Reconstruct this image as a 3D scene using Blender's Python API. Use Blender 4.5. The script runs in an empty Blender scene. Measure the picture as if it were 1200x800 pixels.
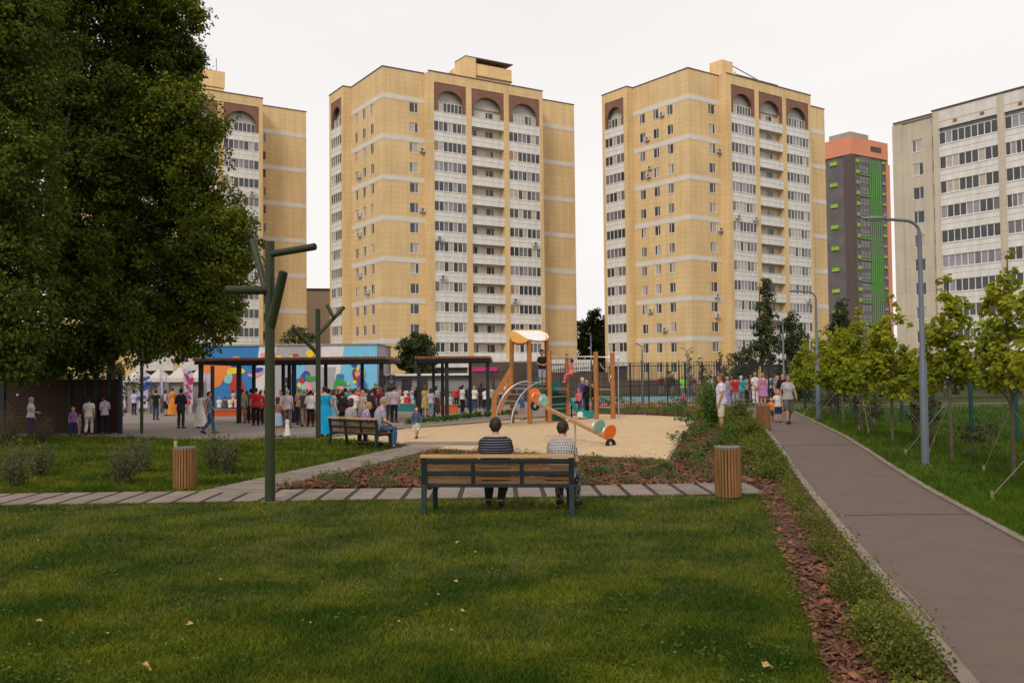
import bpy, bmesh, math, random
import numpy as np
from mathutils import Vector, Matrix, Euler
PI = math.pi; R = math.radians
random.seed(7); rng = np.random.default_rng(7)
S = bpy.context.scene
col = S.collection
S.view_settings.view_transform = 'Standard'; S.view_settings.look = 'None'
S.view_settings.gamma = 1; S.view_settings.exposure = .12; S.view_settings.use_curve_mapping = False
# ------------------------------------------------------------ camera
F = 1100.0; CAMZ = 2.05
PITCH = math.atan(39/F); ROLL = R(-0.6)
cam = bpy.data.objects.new('camera', bpy.data.cameras.new('camera')); col.objects.link(cam)
CM = Matrix.Translation((0,0,CAMZ)) @ Matrix.Rotation(PI/2+PITCH, 4, 'X') @ Matrix.Rotation(ROLL, 4, 'Z')
cam.matrix_world = CM
cam.data.sensor_width = 36; cam.data.lens = 36*F/1200; cam.data.clip_end = 5000; cam.data.clip_start = .1
S.camera = cam
CR = CM.to_3x3()
def ray(px, py): return CR @ Vector(((px-600)/F, (400-py)/F, -1))
def at(px, py, Y):
    r = ray(px, py); return Vector((0,0,CAMZ)) + r*(Y/r.y)
def ss(t): t = min(1, max(0, t)); return t*t*(3-2*t)
def g(x, y):
    z = .22*ss((x-.5)/6)*ss((y-15)/13)
    z -= .017*max(0, min(y, 70)-33)*ss((3-x)/7)
    return z
def gp(px, py):
    r = ray(px, py); z = 0
    for i in range(30):
        k = (z-CAMZ)/r.z; x, y = r.x*k, r.y*k; z = .5*z+.5*g(x, y)
    return Vector((x, y, g(x, y)))
# ------------------------------------------------------------ tagging
def tag(o, label=None, cat=None, group=None, kind=None):
    if label: o['label'] = label
    if cat: o['category'] = cat
    if group: o['group'] = group
    if kind: o['kind'] = kind
    return o
def empty(name, loc=(0,0,0), rz=0, label=None, cat=None, group=None, sc=1):
    o = bpy.data.objects.new(name, None); col.objects.link(o)
    o.location = loc; o.rotation_euler = (0,0,rz); o.scale = (sc,sc,sc); o.empty_display_size = .2
    return tag(o, label, cat, group)
def link(name, me, parent=None, mats=None):
    o = bpy.data.objects.new(name, me); col.objects.link(o)
    if parent: o.parent = parent
    if mats:
        for i, m in enumerate(mats):
            o.material_slots[i].link = 'OBJECT'; o.material_slots[i].material = m
    return o
def dup(o, parent=None, **kw):
    c = o.copy(); col.objects.link(c); c.parent = parent
    for k in list(c.keys()): 
        if k in ('label',): del c[k]
    for ch in o.children: dup(ch, c)
    return c
# ------------------------------------------------------------ materials
MC = {}
def mat(name, c, rough=.8, v=.12, ns=3.0, bump=0, bs=None, metal=0, spec=.3, c2=None, coord='Object', island=0, transl=0, detail=4, emit=0, ih=.05, streak=0, nr=.5):
    if name in MC: return MC[name]
    m = bpy.data.materials.new(name); m.use_nodes = True; nt = m.node_tree; N = nt.nodes; L = nt.links
    b = N['Principled BSDF']; b.inputs['Roughness'].default_value = rough; b.inputs['Metallic'].default_value = metal
    b.inputs['Specular IOR Level'].default_value = spec
    tc = N.new('ShaderNodeTexCoord')
    src = None
    if v or c2:
        n = N.new('ShaderNodeTexNoise'); n.inputs['Scale'].default_value = ns; n.inputs['Detail'].default_value = detail; n.inputs['Roughness'].default_value = nr
        L.new(tc.outputs[coord], n.inputs['Vector'])
        rp = N.new('ShaderNodeValToRGB'); L.new(n.outputs['Fac'], rp.inputs['Fac'])
        a = c2 if c2 else tuple(min(1, x*(1-v)) for x in c); z = c if c2 else tuple(min(1, x*(1+v)) for x in c)
        rp.color_ramp.elements[0].position = .3; rp.color_ramp.elements[1].position = .7
        rp.color_ramp.elements[0].color = (*a, 1); rp.color_ramp.elements[1].color = (*z, 1)
        src = rp.outputs['Color']
    if streak:
        mp = N.new('ShaderNodeMapping'); mp.inputs['Scale'].default_value = (.9,.9,.07); L.new(tc.outputs['Object'], mp.inputs[0])
        n3 = N.new('ShaderNodeTexNoise'); n3.inputs['Scale'].default_value = 1.6; n3.inputs['Detail'].default_value = 6; L.new(mp.outputs[0], n3.inputs['Vector'])
        r3 = N.new('ShaderNodeValToRGB'); r3.color_ramp.elements[0].position=.32; r3.color_ramp.elements[1].position=.62
        k = 1-streak; r3.color_ramp.elements[0].color=(k,k*.98,k*.95,1); r3.color_ramp.elements[1].color=(1,1,1,1); L.new(n3.outputs['Fac'], r3.inputs[0])
        m3 = N.new('ShaderNodeMix'); m3.data_type='RGBA'; m3.blend_type='MULTIPLY'; m3.inputs[0].default_value=1
        L.new(src, m3.inputs[6]); L.new(r3.outputs[0], m3.inputs[7]); src = m3.outputs[2]
    if island:
        gm = N.new('ShaderNodeNewGeometry'); hs = N.new('ShaderNodeHueSaturation')
        mr = N.new('ShaderNodeMapRange'); mr.inputs['To Min'].default_value = 1-island; mr.inputs['To Max'].default_value = 1+island
        L.new(gm.outputs['Random Per Island'], mr.inputs['Value']); L.new(mr.outputs['Result'], hs.inputs['Value'])
        mh = N.new('ShaderNodeMapRange'); mh.inputs['To Min'].default_value = .5+island*ih; mh.inputs['To Max'].default_value = .5-island*ih
        L.new(gm.outputs['Random Per Island'], mh.inputs['Value']); L.new(mh.outputs['Result'], hs.inputs['Hue'])
        if src: L.new(src, hs.inputs['Color'])
        else: hs.inputs['Color'].default_value = (*c, 1)
        src = hs.outputs['Color']
    if src: L.new(src, b.inputs['Base Color'])
    else: b.inputs['Base Color'].default_value = (*c, 1)
    if transl:
        t = N.new('ShaderNodeBsdfTranslucent'); mx = N.new('ShaderNodeMixShader'); mx.inputs[0].default_value = transl
        if src: L.new(src, t.inputs['Color'])
        else: t.inputs['Color'].default_value = (*c, 1)
        L.new(b.outputs[0], mx.inputs[1]); L.new(t.outputs[0], mx.inputs[2]); L.new(mx.outputs[0], N['Material Output'].inputs['Surface'])
    if bump:
        n2 = N.new('ShaderNodeTexNoise'); n2.inputs['Scale'].default_value = bs or ns*4; n2.inputs['Detail'].default_value = 5
        L.new(tc.outputs[coord], n2.inputs['Vector'])
        bp = N.new('ShaderNodeBump'); bp.inputs['Strength'].default_value = bump; bp.inputs['Distance'].default_value = .02
        L.new(n2.outputs['Fac'], bp.inputs['Height']); L.new(bp.outputs[0], b.inputs['Normal'])
    MC[name] = m; return m
def cloth(c, name=None):
    k = name or 'cloth_%02x%02x%02x' % tuple(int(255*min(1,x)) for x in c)
    return mat(k, c, rough=.9, v=.18, ns=9, spec=.1, bump=.8, bs=22)
def lin(r, gg, b, k=1.0): return tuple(((x/255)**2.2)*k for x in (r, gg, b))
# ------------------------------------------------------------ mesh builder
class MB:
    def __init__(s): s.v = []; s.f = []; s.m = []
    def add(s, vs, fs, mi=0, M=None):
        o = len(s.v)
        s.v += [tuple(M @ Vector(p)) if M else tuple(p) for p in vs]
        s.f += [tuple(i+o for i in f) for f in fs]; s.m += [mi]*len(fs); return s
    def box(s, x0, x1, y0, y1, z0, z1, mi=0, M=None):
        vs = [(x0,y0,z0),(x1,y0,z0),(x1,y1,z0),(x0,y1,z0),(x0,y0,z1),(x1,y0,z1),(x1,y1,z1),(x0,y1,z1)]
        return s.add(vs, [(0,3,2,1),(4,5,6,7),(0,1,5,4),(1,2,6,5),(2,3,7,6),(3,0,4,7)], mi, M)
    def cbox(s, c, d, mi=0, M=None, rz=0, rx=0, ry=0):
        T = Matrix.Translation(c) @ Euler((rx,ry,rz)).to_matrix().to_4x4()
        if M: T = M @ T
        return s.box(-d[0]/2,d[0]/2,-d[1]/2,d[1]/2,-d[2]/2,d[2]/2, mi, T)
    def bar(s, a, b, w, h, mi=0, M=None, up=(0,0,1)):
        a = Vector(a); b = Vector(b); d = b-a; L = d.length; d.normalize(); u = Vector(up)
        if abs(d.dot(u)) > .98: u = Vector((0,1,0))
        x = d.cross(u).normalized(); z = x.cross(d)
        T = Matrix((( x.x,d.x,z.x,a.x),(x.y,d.y,z.y,a.y),(x.z,d.z,z.z,a.z),(0,0,0,1)))
        if M: T = M @ T
        return s.box(-w/2,w/2,0,L,-h/2,h/2, mi, T)
    def tube(s, pts, rad, n=8, mi=0, M=None, caps=True):
        pts = [Vector(p) for p in pts]
        if not hasattr(rad, '__len__'): rad = [rad]*len(pts)
        vs = []; fs = []; ref = None
        for i, p in enumerate(pts):
            t = (pts[min(i+1,len(pts)-1)]-pts[max(i-1,0)]).normalized()
            if ref is None: ref = t.orthogonal().normalized()
            u = (ref - t*ref.dot(t)).normalized(); ref = u; w = t.cross(u)
            for k in range(n):
                a = 2*PI*k/n; vs.append(p+(u*math.cos(a)+w*math.sin(a))*rad[i])
        for i in range(len(pts)-1):
            for k in range(n):
                fs.append((i*n+k, i*n+(k+1)%n, (i+1)*n+(k+1)%n, (i+1)*n+k))
        if caps: fs.append(tuple(range(n))[::-1]); fs.append(tuple((len(pts)-1)*n+k for k in range(n)))
        return s.add(vs, fs, mi, M)
    def ell(s, c, r, n=12, m=8, mi=0, M=None, rot=None):
        vs = [(0,0,-1)]; fs = []
        for j in range(1, m):
            a = -PI/2+PI*j/m
            for k in range(n): vs.append((math.cos(a)*math.cos(2*PI*k/n), math.cos(a)*math.sin(2*PI*k/n), math.sin(a)))
        vs.append((0,0,1)); top = len(vs)-1
        for k in range(n):
            fs.append((0, 1+(k+1)%n, 1+k)); fs.append((top, 1+(m-2)*n+k, 1+(m-2)*n+(k+1)%n))
            for j in range(m-2):
                fs.append((1+j*n+k, 1+j*n+(k+1)%n, 1+(j+1)*n+(k+1)%n, 1+(j+1)*n+k))
        T = Matrix.Translation(c) @ (rot or Matrix.Identity(4)) @ Matrix.Diagonal((*r,1))
        if M: T = M @ T
        return s.add(vs, fs, mi, T)
    def prism(s, poly, z0, z1, mi=0, M=None):
        n = len(poly); vs = [(p[0],p[1],z0) for p in poly]+[(p[0],p[1],z1) for p in poly]
        fs = [tuple(range(n))[::-1], tuple(range(n,2*n))]+[(i,(i+1)%n,n+(i+1)%n,n+i) for i in range(n)]
        return s.add(vs, fs, mi, M)
    def mesh(s, name, mats, smooth=False):
        me = bpy.data.meshes.new(name); me.from_pydata(s.v, [], s.f)
        for m in mats: me.materials.append(m)
        if len(mats) > 1: me.polygons.foreach_set('material_index', s.m)
        if smooth:
            me.polygons.foreach_set('use_smooth', [True]*len(s.f))
            me.update()
            try: me.set_sharp_from_angle(angle=R(40))
            except Exception: pass
        me.update(); return me
    def build(s, name, mats, parent=None, smooth=False):
        if not isinstance(mats, (list,tuple)): mats = [mats]
        o = bpy.data.objects.new(name, s.mesh(name, mats, smooth)); col.objects.link(o)
        if parent: o.parent = parent
        return o
def npmesh(name, V, Fc, mats, parent=None, midx=None):
    """V (n,3), Fc (m,k) all faces the same size"""
    me = bpy.data.meshes.new(name); n = len(V); m, k = Fc.shape
    me.vertices.add(n); me.vertices.foreach_set('co', V.astype(np.float32).ravel())
    me.loops.add(m*k); me.loops.foreach_set('vertex_index', Fc.astype(np.int32).ravel())
    me.polygons.add(m); me.polygons.foreach_set('loop_start', np.arange(0, m*k, k, dtype=np.int32))
    for mm in (mats if isinstance(mats,(list,tuple)) else [mats]): me.materials.append(mm)
    if midx is not None: me.polygons.foreach_set('material_index', midx.astype(np.int32))
    me.update(calc_edges=True)
    o = bpy.data.objects.new(name, me); col.objects.link(o)
    if parent: o.parent = parent
    return o
def scatter(tv, tf, P, A, B, C):
    """template verts tv (k,3) placed at P with local axes A,B,C (already scaled)"""
    V = P[:,None,:] + tv[None,:,0,None]*A[:,None,:] + tv[None,:,1,None]*B[:,None,:] + tv[None,:,2,None]*C[:,None,:]
    k = len(tv); n = len(P)
    Fc = tf[None] + (np.arange(n)*k)[:,None,None]
    return V.reshape(-1,3), Fc.reshape(-1, tf.shape[1])
def unit(a): return a/np.maximum(1e-9, np.linalg.norm(a, axis=1))[:,None]
LEAF4 = (np.array([(0,0,0),(.5,.3,.06),(1,0,0),(.5,-.3,.06)]), np.array([[0,3,2,1]]))
_mp = []
for k in range(11):
    a = -PI+2*PI*(k+.0)/11*1.0; rr = [.45,.78,.66,.95,.74,1.08,.74,.95,.66,.78,.45][k]
    _mp.append((.25+rr*math.cos(2*PI*(k-5)/11)*.62, rr*math.sin(2*PI*(k-5)/11)*.6, .1*abs(rr-.5)))
MAPLE = (np.array(_mp), np.array([list(range(11))]))
CHIP = (np.array([(x,y,z) for z in (-.5,.5) for x,y in ((-.5,-.35),(.5,-.5),(.4,.5),(-.5,.4))]), np.array([(0,3,2,1),(4,5,6,7),(0,1,5,4),(1,2,6,5),(2,3,7,6),(3,0,4,7)]))
def leaf_cloud(P, out, size, tmpl=LEAF4, droop=.3, spread=.8):
    n = len(P)
    nrm = unit(out*.8+np.array([0,0,.5])+rng.normal(0,.55,(n,3)))
    d = unit(np.cross(nrm, rng.normal(0,1,(n,3)))+out*.35-np.array([0,0,droop]))
    s = np.cross(nrm, d); s = unit(s); nn = np.cross(d, s)
    sz = size*rng.uniform(.6,1.25,n)[:,None]
    return scatter(tmpl[0], tmpl[1], P, d*sz, s*sz, nn*sz)
def clumps(blobs, per, cr, leaves, fill=.15, low=-.75):
    """blobs (c,r) r tuple or float -> leaf points and outward vectors; clumps sit near the blob surfaces"""
    Ps = []; Os = []
    for c, r in blobs:
        rv = np.array(r if hasattr(r,'__len__') else (r,r,r), float); c = np.array(c)
        nc = max(3, int(per*float(np.mean(rv))**2))
        d = unit(rng.normal(0,1,(nc,3))); d = d[d[:,2] > low]; nc = len(d)
        rad = rng.uniform(.62, 1.05, nc)[:,None]; inner = rng.random(nc) < fill; rad[inner] *= .55
        cc = c + d*rv*rad
        s = cr*rng.uniform(.6,1.35,nc)
        pp = np.repeat(cc, leaves, 0); o = unit(rng.normal(0,1,(nc*leaves,3)))
        o = unit(o+np.repeat(d,leaves,0)*.5)
        q = o*(np.repeat(s,leaves)*rng.uniform(.35,1,nc*leaves))[:,None]; q[:,2] *= .7
        Ps.append(pp+q); Os.append(unit(o+np.repeat(d,leaves,0)))
    return np.concatenate(Ps), np.concatenate(Os)
def clip_tris(V): return V
def sheet(name, poly, dz, m, cell=.5, kind='structure', parent=None, gf=g):
    bm = bmesh.new(); bm.faces.new([bm.verts.new((p[0],p[1],0)) for p in poly])
    xs = [p[0] for p in poly]; ys = [p[1] for p in poly]
    for lo, hi, no in ((min(xs),max(xs),(1,0,0)), (min(ys),max(ys),(0,1,0))):
        t = math.floor(lo/cell)*cell+cell
        while t < hi:
            bmesh.ops.bisect_plane(bm, geom=bm.verts[:]+bm.edges[:]+bm.faces[:], plane_co=(t*no[0],t*no[1],0), plane_no=no); t += cell
    for v in bm.verts: v.co.z = gf(v.co.x, v.co.y)+dz
    bmesh.ops.recalc_face_normals(bm, faces=bm.faces)
    if sum(f.normal.z for f in bm.faces) < 0: bmesh.ops.reverse_faces(bm, faces=bm.faces)
    me = bpy.data.meshes.new(name); bm.to_mesh(me); bm.free(); me.materials.append(m)
    o = bpy.data.objects.new(name, me); col.objects.link(o)
    if kind: o['kind'] = kind
    return o
def inpoly(x, y, poly):
    c = np.zeros(len(x), bool); n = len(poly)
    for i in range(n):
        x1,y1 = poly[i]; x2,y2 = poly[(i+1)%n]
        cond = ((y1>y)!=(y2>y)) & (x < (x2-x1)*(y-y1)/((y2-y1) or 1e-9)+x1); c ^= cond
    return c
def gnp(x, y):
    s = lambda t: np.clip(t,0,1)**2*(3-2*np.clip(t,0,1))
    return .22*s((x-.5)/6)*s((y-15)/13) - .017*np.maximum(0,np.minimum(y,70)-33)*s((3-x)/7)
# ------------------------------------------------------------ light
w = bpy.data.worlds.new('World'); S.world = w; w.use_nodes = True
nt = w.node_tree; bg = nt.nodes['Background']
sky = nt.nodes.new('ShaderNodeTexSky'); sky.sky_type = 'NISHITA'; sky.sun_disc = False
SUN_EL = R(38); SUN_AZ = R(200)       # azimuth clockwise from +Y (view direction)
sky.sun_elevation = SUN_EL; sky.sun_rotation = SUN_AZ; sky.air_density = 1; sky.dust_density = 4
# overcast: the clear sky is veiled by an even warm white cloud layer
tcw = nt.nodes.new('ShaderNodeTexCoord'); nz = nt.nodes.new('ShaderNodeTexNoise'); nz.inputs['Scale'].default_value = 1.3; nz.inputs['Detail'].default_value = 5
mpw = nt.nodes.new('ShaderNodeMapping'); mpw.inputs['Scale'].default_value = (1,1,3)
nt.links.new(tcw.outputs['Generated'], mpw.inputs['Vector']); nt.links.new(mpw.outputs[0], nz.inputs['Vector'])
rpw = nt.nodes.new('ShaderNodeValToRGB'); rpw.color_ramp.elements[0].position=.25; rpw.color_ramp.elements[1].position=.75
rpw.color_ramp.elements[0].color = (8.4,8.05,7.9,1); rpw.color_ramp.elements[1].color = (9.8,9.35,9.1,1)
nt.links.new(nz.outputs['Fac'], rpw.inputs['Fac'])
mxw = nt.nodes.new('ShaderNodeMix'); mxw.data_type = 'RGBA'; mxw.inputs[0].default_value = .93
nt.links.new(sky.outputs[0], mxw.inputs[6]); nt.links.new(rpw.outputs[0], mxw.inputs[7]); nt.links.new(mxw.outputs[2], bg.inputs['Color'])
bg.inputs['Strength'].default_value = .1
sl = bpy.data.lights.new('sun','SUN'); sl.energy = 1.5; sl.angle = R(14); sl.color = (1,.93,.82)
so = bpy.data.objects.new('sun', sl); col.objects.link(so)
sd = Vector((math.sin(SUN_AZ)*math.cos(SUN_EL), math.cos(SUN_AZ)*math.cos(SUN_EL), math.sin(SUN_EL)))
so.rotation_euler = sd.to_track_quat('Z','Y').to_euler(); so.location = (0,-20,60)
# ============================================================ PEOPLE
SKIN = mat('skin_light',(.50,.27,.18),v=.06,rough=.6,ns=8); SKIN2 = mat('skin_tan',(.40,.20,.125),v=.06,rough=.6,ns=8)
EYE = mat('eye_dark',(.03,.02,.018),v=0,rough=.3); LIP = mat('lips',(.38,.13,.10),v=.05)
HAIR = {'dark':(.016,.011,.009),'brown':(.035,.021,.014),'blond':(.33,.21,.10),'grey':(.28,.25,.23),'red':(.17,.06,.025),'white':(.5,.47,.44)}
def hmat(k): return mat('hair_'+k,HAIR[k],v=.25,ns=18,rough=.6,bump=.3,bs=60)
def rotx(p,a,o): p=Vector(p)-Vector(o); return Vector((p.x,p.y*math.cos(a)-p.z*math.sin(a),p.y*math.sin(a)+p.z*math.cos(a)))+Vector(o)
def pose_joints(pose, girl, child):
    sw=.165 if girl else .185; J={}
    J['hipz']=.92
    if child: sw*=.92
    legs={}; arms={}; lean=0; dz=0
    for s in (-1,1):
        legs[s]=[(s*.09,0,.90),(s*.10,.015,.50),(s*.10,-.02,.085),(s*.125,.15,.03)]
        arms[s]=[(s*sw*.95,0,1.385),(s*(sw+.055),-.03,1.14),(s*(sw+.06),.06,.90)]
    if pose=='walk':
        legs[1]=[(.09,0,.90),(.095,.17,.53),(.095,.20,.11),(.10,.36,.07)]; legs[-1]=[(-.09,0,.90),(-.095,.02,.49),(-.095,-.26,.15),(-.10,-.13,.03)]
        arms[1]=[(sw*.95,0,1.385),(sw+.06,-.12,1.15),(sw+.06,-.07,.90)]; arms[-1]=[(-sw*.95,0,1.385),(-sw-.06,.08,1.15),(-sw-.05,.24,.95)]
    if pose=='front':       # hands together in front
        for s in (-1,1): arms[s]=[(s*sw*.95,0,1.385),(s*(sw+.06),-.01,1.14),(s*.06,.20,1.08)]
    if pose=='fold':
        for s in (-1,1): arms[s]=[(s*sw*.95,0,1.385),(s*(sw+.07),.03,1.15),(s*-.03,.19,1.20+.03*s)]
    if pose=='phone':
        arms[1]=[(sw*.95,0,1.385),(sw+.05,.12,1.18),(.09,.30,1.42)]; arms[-1]=[(-sw*.95,0,1.385),(-sw-.04,.12,1.18),(-.06,.28,1.38)]
    if pose=='back':
        for s in (-1,1): arms[s]=[(s*sw*.95,0,1.385),(s*(sw+.09),-.10,1.15),(s*.05,-.17,.98)]
    if pose=='up':
        arms[1]=[(sw*.95,0,1.385),(sw+.14,.04,1.62),(sw+.05,.08,1.86)]
    if pose=='point':
        arms[1]=[(sw*.95,0,1.385),(sw+.08,.08,1.17),(sw+.08,.32,1.10)]
    if pose=='hip':
        arms[1]=[(sw*.95,0,1.385),(sw+.20,-.08,1.18),(.19,.05,1.02)]
    if pose=='hand':        # holding an adult's hand
        arms[1]=[(sw*.95,0,1.385),(sw+.12,.02,1.20),(sw+.30,.05,1.28)]
    if pose in('sit','sitfront','sitlean'):
        dz=-.39
        for s in (-1,1): legs[s]=[(s*.095,0,.52),(s*.13,.44,.53),(s*.14,.42,.09),(s*.155,.58,.035)]
        for s in (-1,1): arms[s]=[(s*sw*.95,0,1.385+dz),(s*(sw+.05),.05,1.15+dz),(s*.13,.30,1.00+dz)]
        if pose=='sitlean': lean=R(14)
        if pose=='sitfront': lean=R(3); legs[1][2]=(.05,.30,.09); legs[1][3]=(.07,.45,.035)
        if pose=='sitlean':
            for s in (-1,1): arms[s]=[(s*sw*.95,0,1.385+dz),(s*(sw+.06),.12,1.16+dz),(s*.10,.36,1.10+dz)]
    if pose=='hang':
        for s in (-1,1):
            arms[s]=[(s*sw*.85,0,1.44),(s*.17,.0,1.68),(s*.15,.0,1.92)]
            legs[s]=[(s*.08,0,.90),(s*.09,.36,.78),(s*.09,.40,.40),(s*.09,.54,.36)]
    if lean:
        o=(0,0,.92+dz)
        for s in (-1,1): arms[s]=[tuple(rotx(p,-lean,o)) for p in arms[s]]
    return legs,arms,lean,dz,sw
def build_figure(pose,girl,child,fat,voxel):
    legs,arms,lean,dz,sw=pose_joints(pose,girl,child); gk=1+fat; mb=MB(); smp=[]     # smp: (x,y,z,r,label,s)
    piv=Vector((0,0,.92+dz)); X=lambda p: rotx((p[0],p[1],p[2]+dz),-lean,piv)
    def limb(pts,rs,lab,seg=8):
        pts=[Vector(p) for p in pts]
        mb.tube(pts,rs,14)
        for p,r in zip(pts,rs): mb.ell(p,(r*.995,)*3,12,8)
    def samp(a,b,ra,rb,lab,n=10):
        a=Vector(a);b=Vector(b)
        for i in range(n+1): t=i/n; p=a.lerp(b,t); smp.append((p.x,p.y,p.z,ra+(rb-ra)*t,lab,t))
    # torso loft
    hipw=.178 if girl else .165; waist=.128 if girl else .148; ch=.155 if girl else .172
    rings=[(.79,.11,.09,0),(.86,hipw*.97,.118,-.012),(.93,hipw,.12,-.01),(1.01,(hipw+waist)/2,.108,0),(1.09,waist,.098,.008),(1.18,(waist+ch)/2,.105,.008),(1.28,ch,.118,.006),(1.35,sw*.96,.114,0),(1.395,sw*.86,.100,-.005),(1.43,sw*.64,.084,-.006),(1.46,sw*.42,.070,-.004),(1.495,.062,.058,0)]
    vs=[];fs=[];n=20
    for z,rx,ry,oy_ in rings:
        f=gk if z<1.32 else 1+fat*.4
        for k in range(n): a=2*PI*k/n; vs.append(X((rx*f*math.cos(a),oy_+ry*(f*1.05 if fat else 1)*math.sin(a),z)))
    for i in range(len(rings)-1):
        for k in range(n): fs.append((i*n+k,i*n+(k+1)%n,(i+1)*n+(k+1)%n,(i+1)*n+k))
    fs.append(tuple(range(n))[::-1]); fs.append(tuple((len(rings)-1)*n+k for k in range(n))); mb.add(vs,fs)
    if girl and not child:
        for s in (-1,1): mb.ell(X((s*.075,.085,1.27)),(.062,.055,.062))
    for x in (-.1,-.04,.04,.1):
        samp(X((x,0,.84)),X((x,0,1.0)),.09,.09,'pelvis'); samp(X((x,0,1.01)),X((x*1.2,0,1.40)),.09,.09,'torso',16)
    samp(X((-sw*.8,0,1.40)),X((sw*.8,0,1.40)),.07,.07,'torso')
    for s in (-1,1): mb.tube([X((s*.03,-.005,1.455)),X((s*sw*.55,-.003,1.425)),X((s*sw*.92,0,1.385))],[.058,.066,.056],12)
    # neck, head
    hk=1.25 if child else 1.0; hc=Vector((0,.018,1.635+.03*(hk-1)*4))
    limb([X((0,-.005,1.44)),X((0,.008,1.56))],[.056*(.85 if girl else 1),.05*(.85 if girl else 1)],'neck'); samp(X((0,0,1.47)),X((0,.005,1.55)),.052,.05,'neck')
    H=X(hc); rl=Matrix.Rotation(-lean*.6,4,'X')
    E=lambda c,r: mb.ell(H+(rl.to_3x3()@Vector(c))*hk,tuple(q*hk for q in r),14,10,rot=rl)
    E((0,0,.012),(.076,.096,.108)); E((0,.022,-.05),(.058,.070,.068)); E((0,.095,-.012),(.012,.020,.022)); E((0,.085,-.062),(.024,.015,.012))
    for s in (-1,1): E((s*.078,-.005,-.008),(.012,.022,.032))
    for i in range(6): smp.append((H.x,H.y+.01*i,H.z-.06+.022*i,.075*hk,'head',0))
    # limbs
    tk=1.0+fat*.6
    for s in (-1,1):
        h,k_,a_,t_=[Vector(p) for p in legs[s]]
        mb.tube([h,h.lerp(k_,.5),k_,k_.lerp(a_,.35),a_],[.088*tk,.072*tk,.054*tk,.054*tk,.036],14)
        for p,r in ((h,.087*tk),(k_,.0535*tk),(a_,.0375)): mb.ell(p,(r,r,r),12,8)
        samp(h,k_,.085,.055,'thigh',14); samp(k_,a_,.055,.04,'shin',14)
        hl=a_+Vector((0,-.05,-.035)); mb.tube([hl,a_.lerp(t_,.5)+Vector((0,0,-.012)),t_],[.036,.042,.034],12); mb.ell(hl,(.036,)*3); mb.ell(t_,(.038,.045,.028)); samp(hl,t_,.04,.036,'foot',8); samp(a_+Vector((0,0,-.01)),a_.lerp(t_,.4),.04,.03,'foot',4)
        sh,el,wr=[Vector(p) for p in arms[s]]
        ak=1+fat*.5; ak*=.88 if girl else 1
        mb.tube([sh,sh.lerp(el,.45),el,el.lerp(wr,.3),wr],[.055*ak,.047*ak,.037*ak,.038*ak,.025],12)
        for p,r in ((sh,.056*ak),(el,.037*ak),(wr,.026)): mb.ell(p,(r,r,r),12,8)
        samp(sh,el,.052,.04,'uarm',12); samp(el,wr,.04,.028,'farm',12)
        d=(wr-el).normalized(); ax=Vector((0,1,0)) if abs(d.y)<.7 else Vector((0,0,1)); ax=(ax-d*ax.dot(d)).normalized(); nn=d.cross(ax)
        pc=wr+d*.055; rot=Matrix((( ax.x,nn.x,d.x,0),(ax.y,nn.y,d.y,0),(ax.z,nn.z,d.z,0),(0,0,0,1)))
        mb.ell(pc,(.040,.017,.052),12,8,rot=rot)
        for j,(o_,l_) in enumerate(((-.030,.060),(-.010,.074),(.010,.070),(.029,.056))):
            b=wr+d*.092+ax*o_; m1=b+d*l_*.5+nn*s*-.006+ax*o_*.12; e=b+d*l_*.92+nn*s*-.022+ax*o_*.18
            mb.tube([b,m1,e],[.0098,.0092,.0075],8); mb.ell(e,(.0076,)*3,8,6)
        b=wr+d*.03+ax*.030; m1=b+d*.030+ax*.028; e=m1+d*.030+ax*.008; mb.tube([b,m1,e],[.013,.011,.009],8); mb.ell(e,(.009,)*3,8,6)
        samp(wr+d*.02,wr+d*.15,.03,.03,'hand',6)
    me=mb.mesh('body_raw',[SKIN]); o=bpy.data.objects.new('body_raw',me); col.objects.link(o)
    md=o.modifiers.new('r','REMESH'); md.mode='VOXEL'; md.voxel_size=voxel; md.use_smooth_shade=True
    sm=o.modifiers.new('s','SMOOTH'); sm.factor=.5; sm.iterations=2 if voxel>.01 else 3
    bpy.context.view_layer.update(); dg=bpy.context.evaluated_depsgraph_get(); ev=o.evaluated_get(dg); m2=bpy.data.meshes.new_from_object(ev)
    bpy.data.objects.remove(o); m2.name='body'; m2.materials.clear(); m2.materials.append(SKIN)
    n=len(m2.vertices); co=np.empty(n*3,np.float32); m2.vertices.foreach_get('co',co); co=co.reshape(-1,3).astype(float); no=np.empty(n*3,np.float32); m2.vertices.foreach_get('normal',no); no=no.reshape(-1,3).astype(float)
    sp_=np.array([s[:4] for s in smp]); labs=np.array([s[4] for s in smp]); ts=np.array([s[5] for s in smp])
    c4=co.astype(np.float32); s4=sp_[:,:3].astype(np.float32); D_=np.sqrt(np.maximum(0,(c4**2).sum(1)[:,None]-2*c4@s4.T+(s4**2).sum(1)[None]))-sp_[None,:,3].astype(np.float32); ix=D_.argmin(1)
    Fq=[tuple(p.vertices) for p in m2.polygons]
    # head-local coordinates and torso-local z
    hl=(co-np.array(H))/hk; ca,sa=math.cos(lean*.6),math.sin(lean*.6); hy=hl[:,1]*ca-hl[:,2]*sa; hz=hl[:,1]*sa+hl[:,2]*ca
    tz=(co-np.array(piv)); ca,sa=math.cos(lean),math.sin(lean); tzz=tz[:,1]*sa+tz[:,2]*ca+.92
    return dict(me=m2,co=co,no=no,lab=labs[ix],t=ts[ix],F=Fq,H=H,hk=hk,rl=rl,hx=hl[:,0],hy=hy,hz=hz,tz=tzz,legs=legs,arms=arms,dz=dz,lean=lean,X=X,pose=pose,girl=girl,child=child,hipw=hipw*gk,waist=waist*gk)
FIG={}
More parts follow.
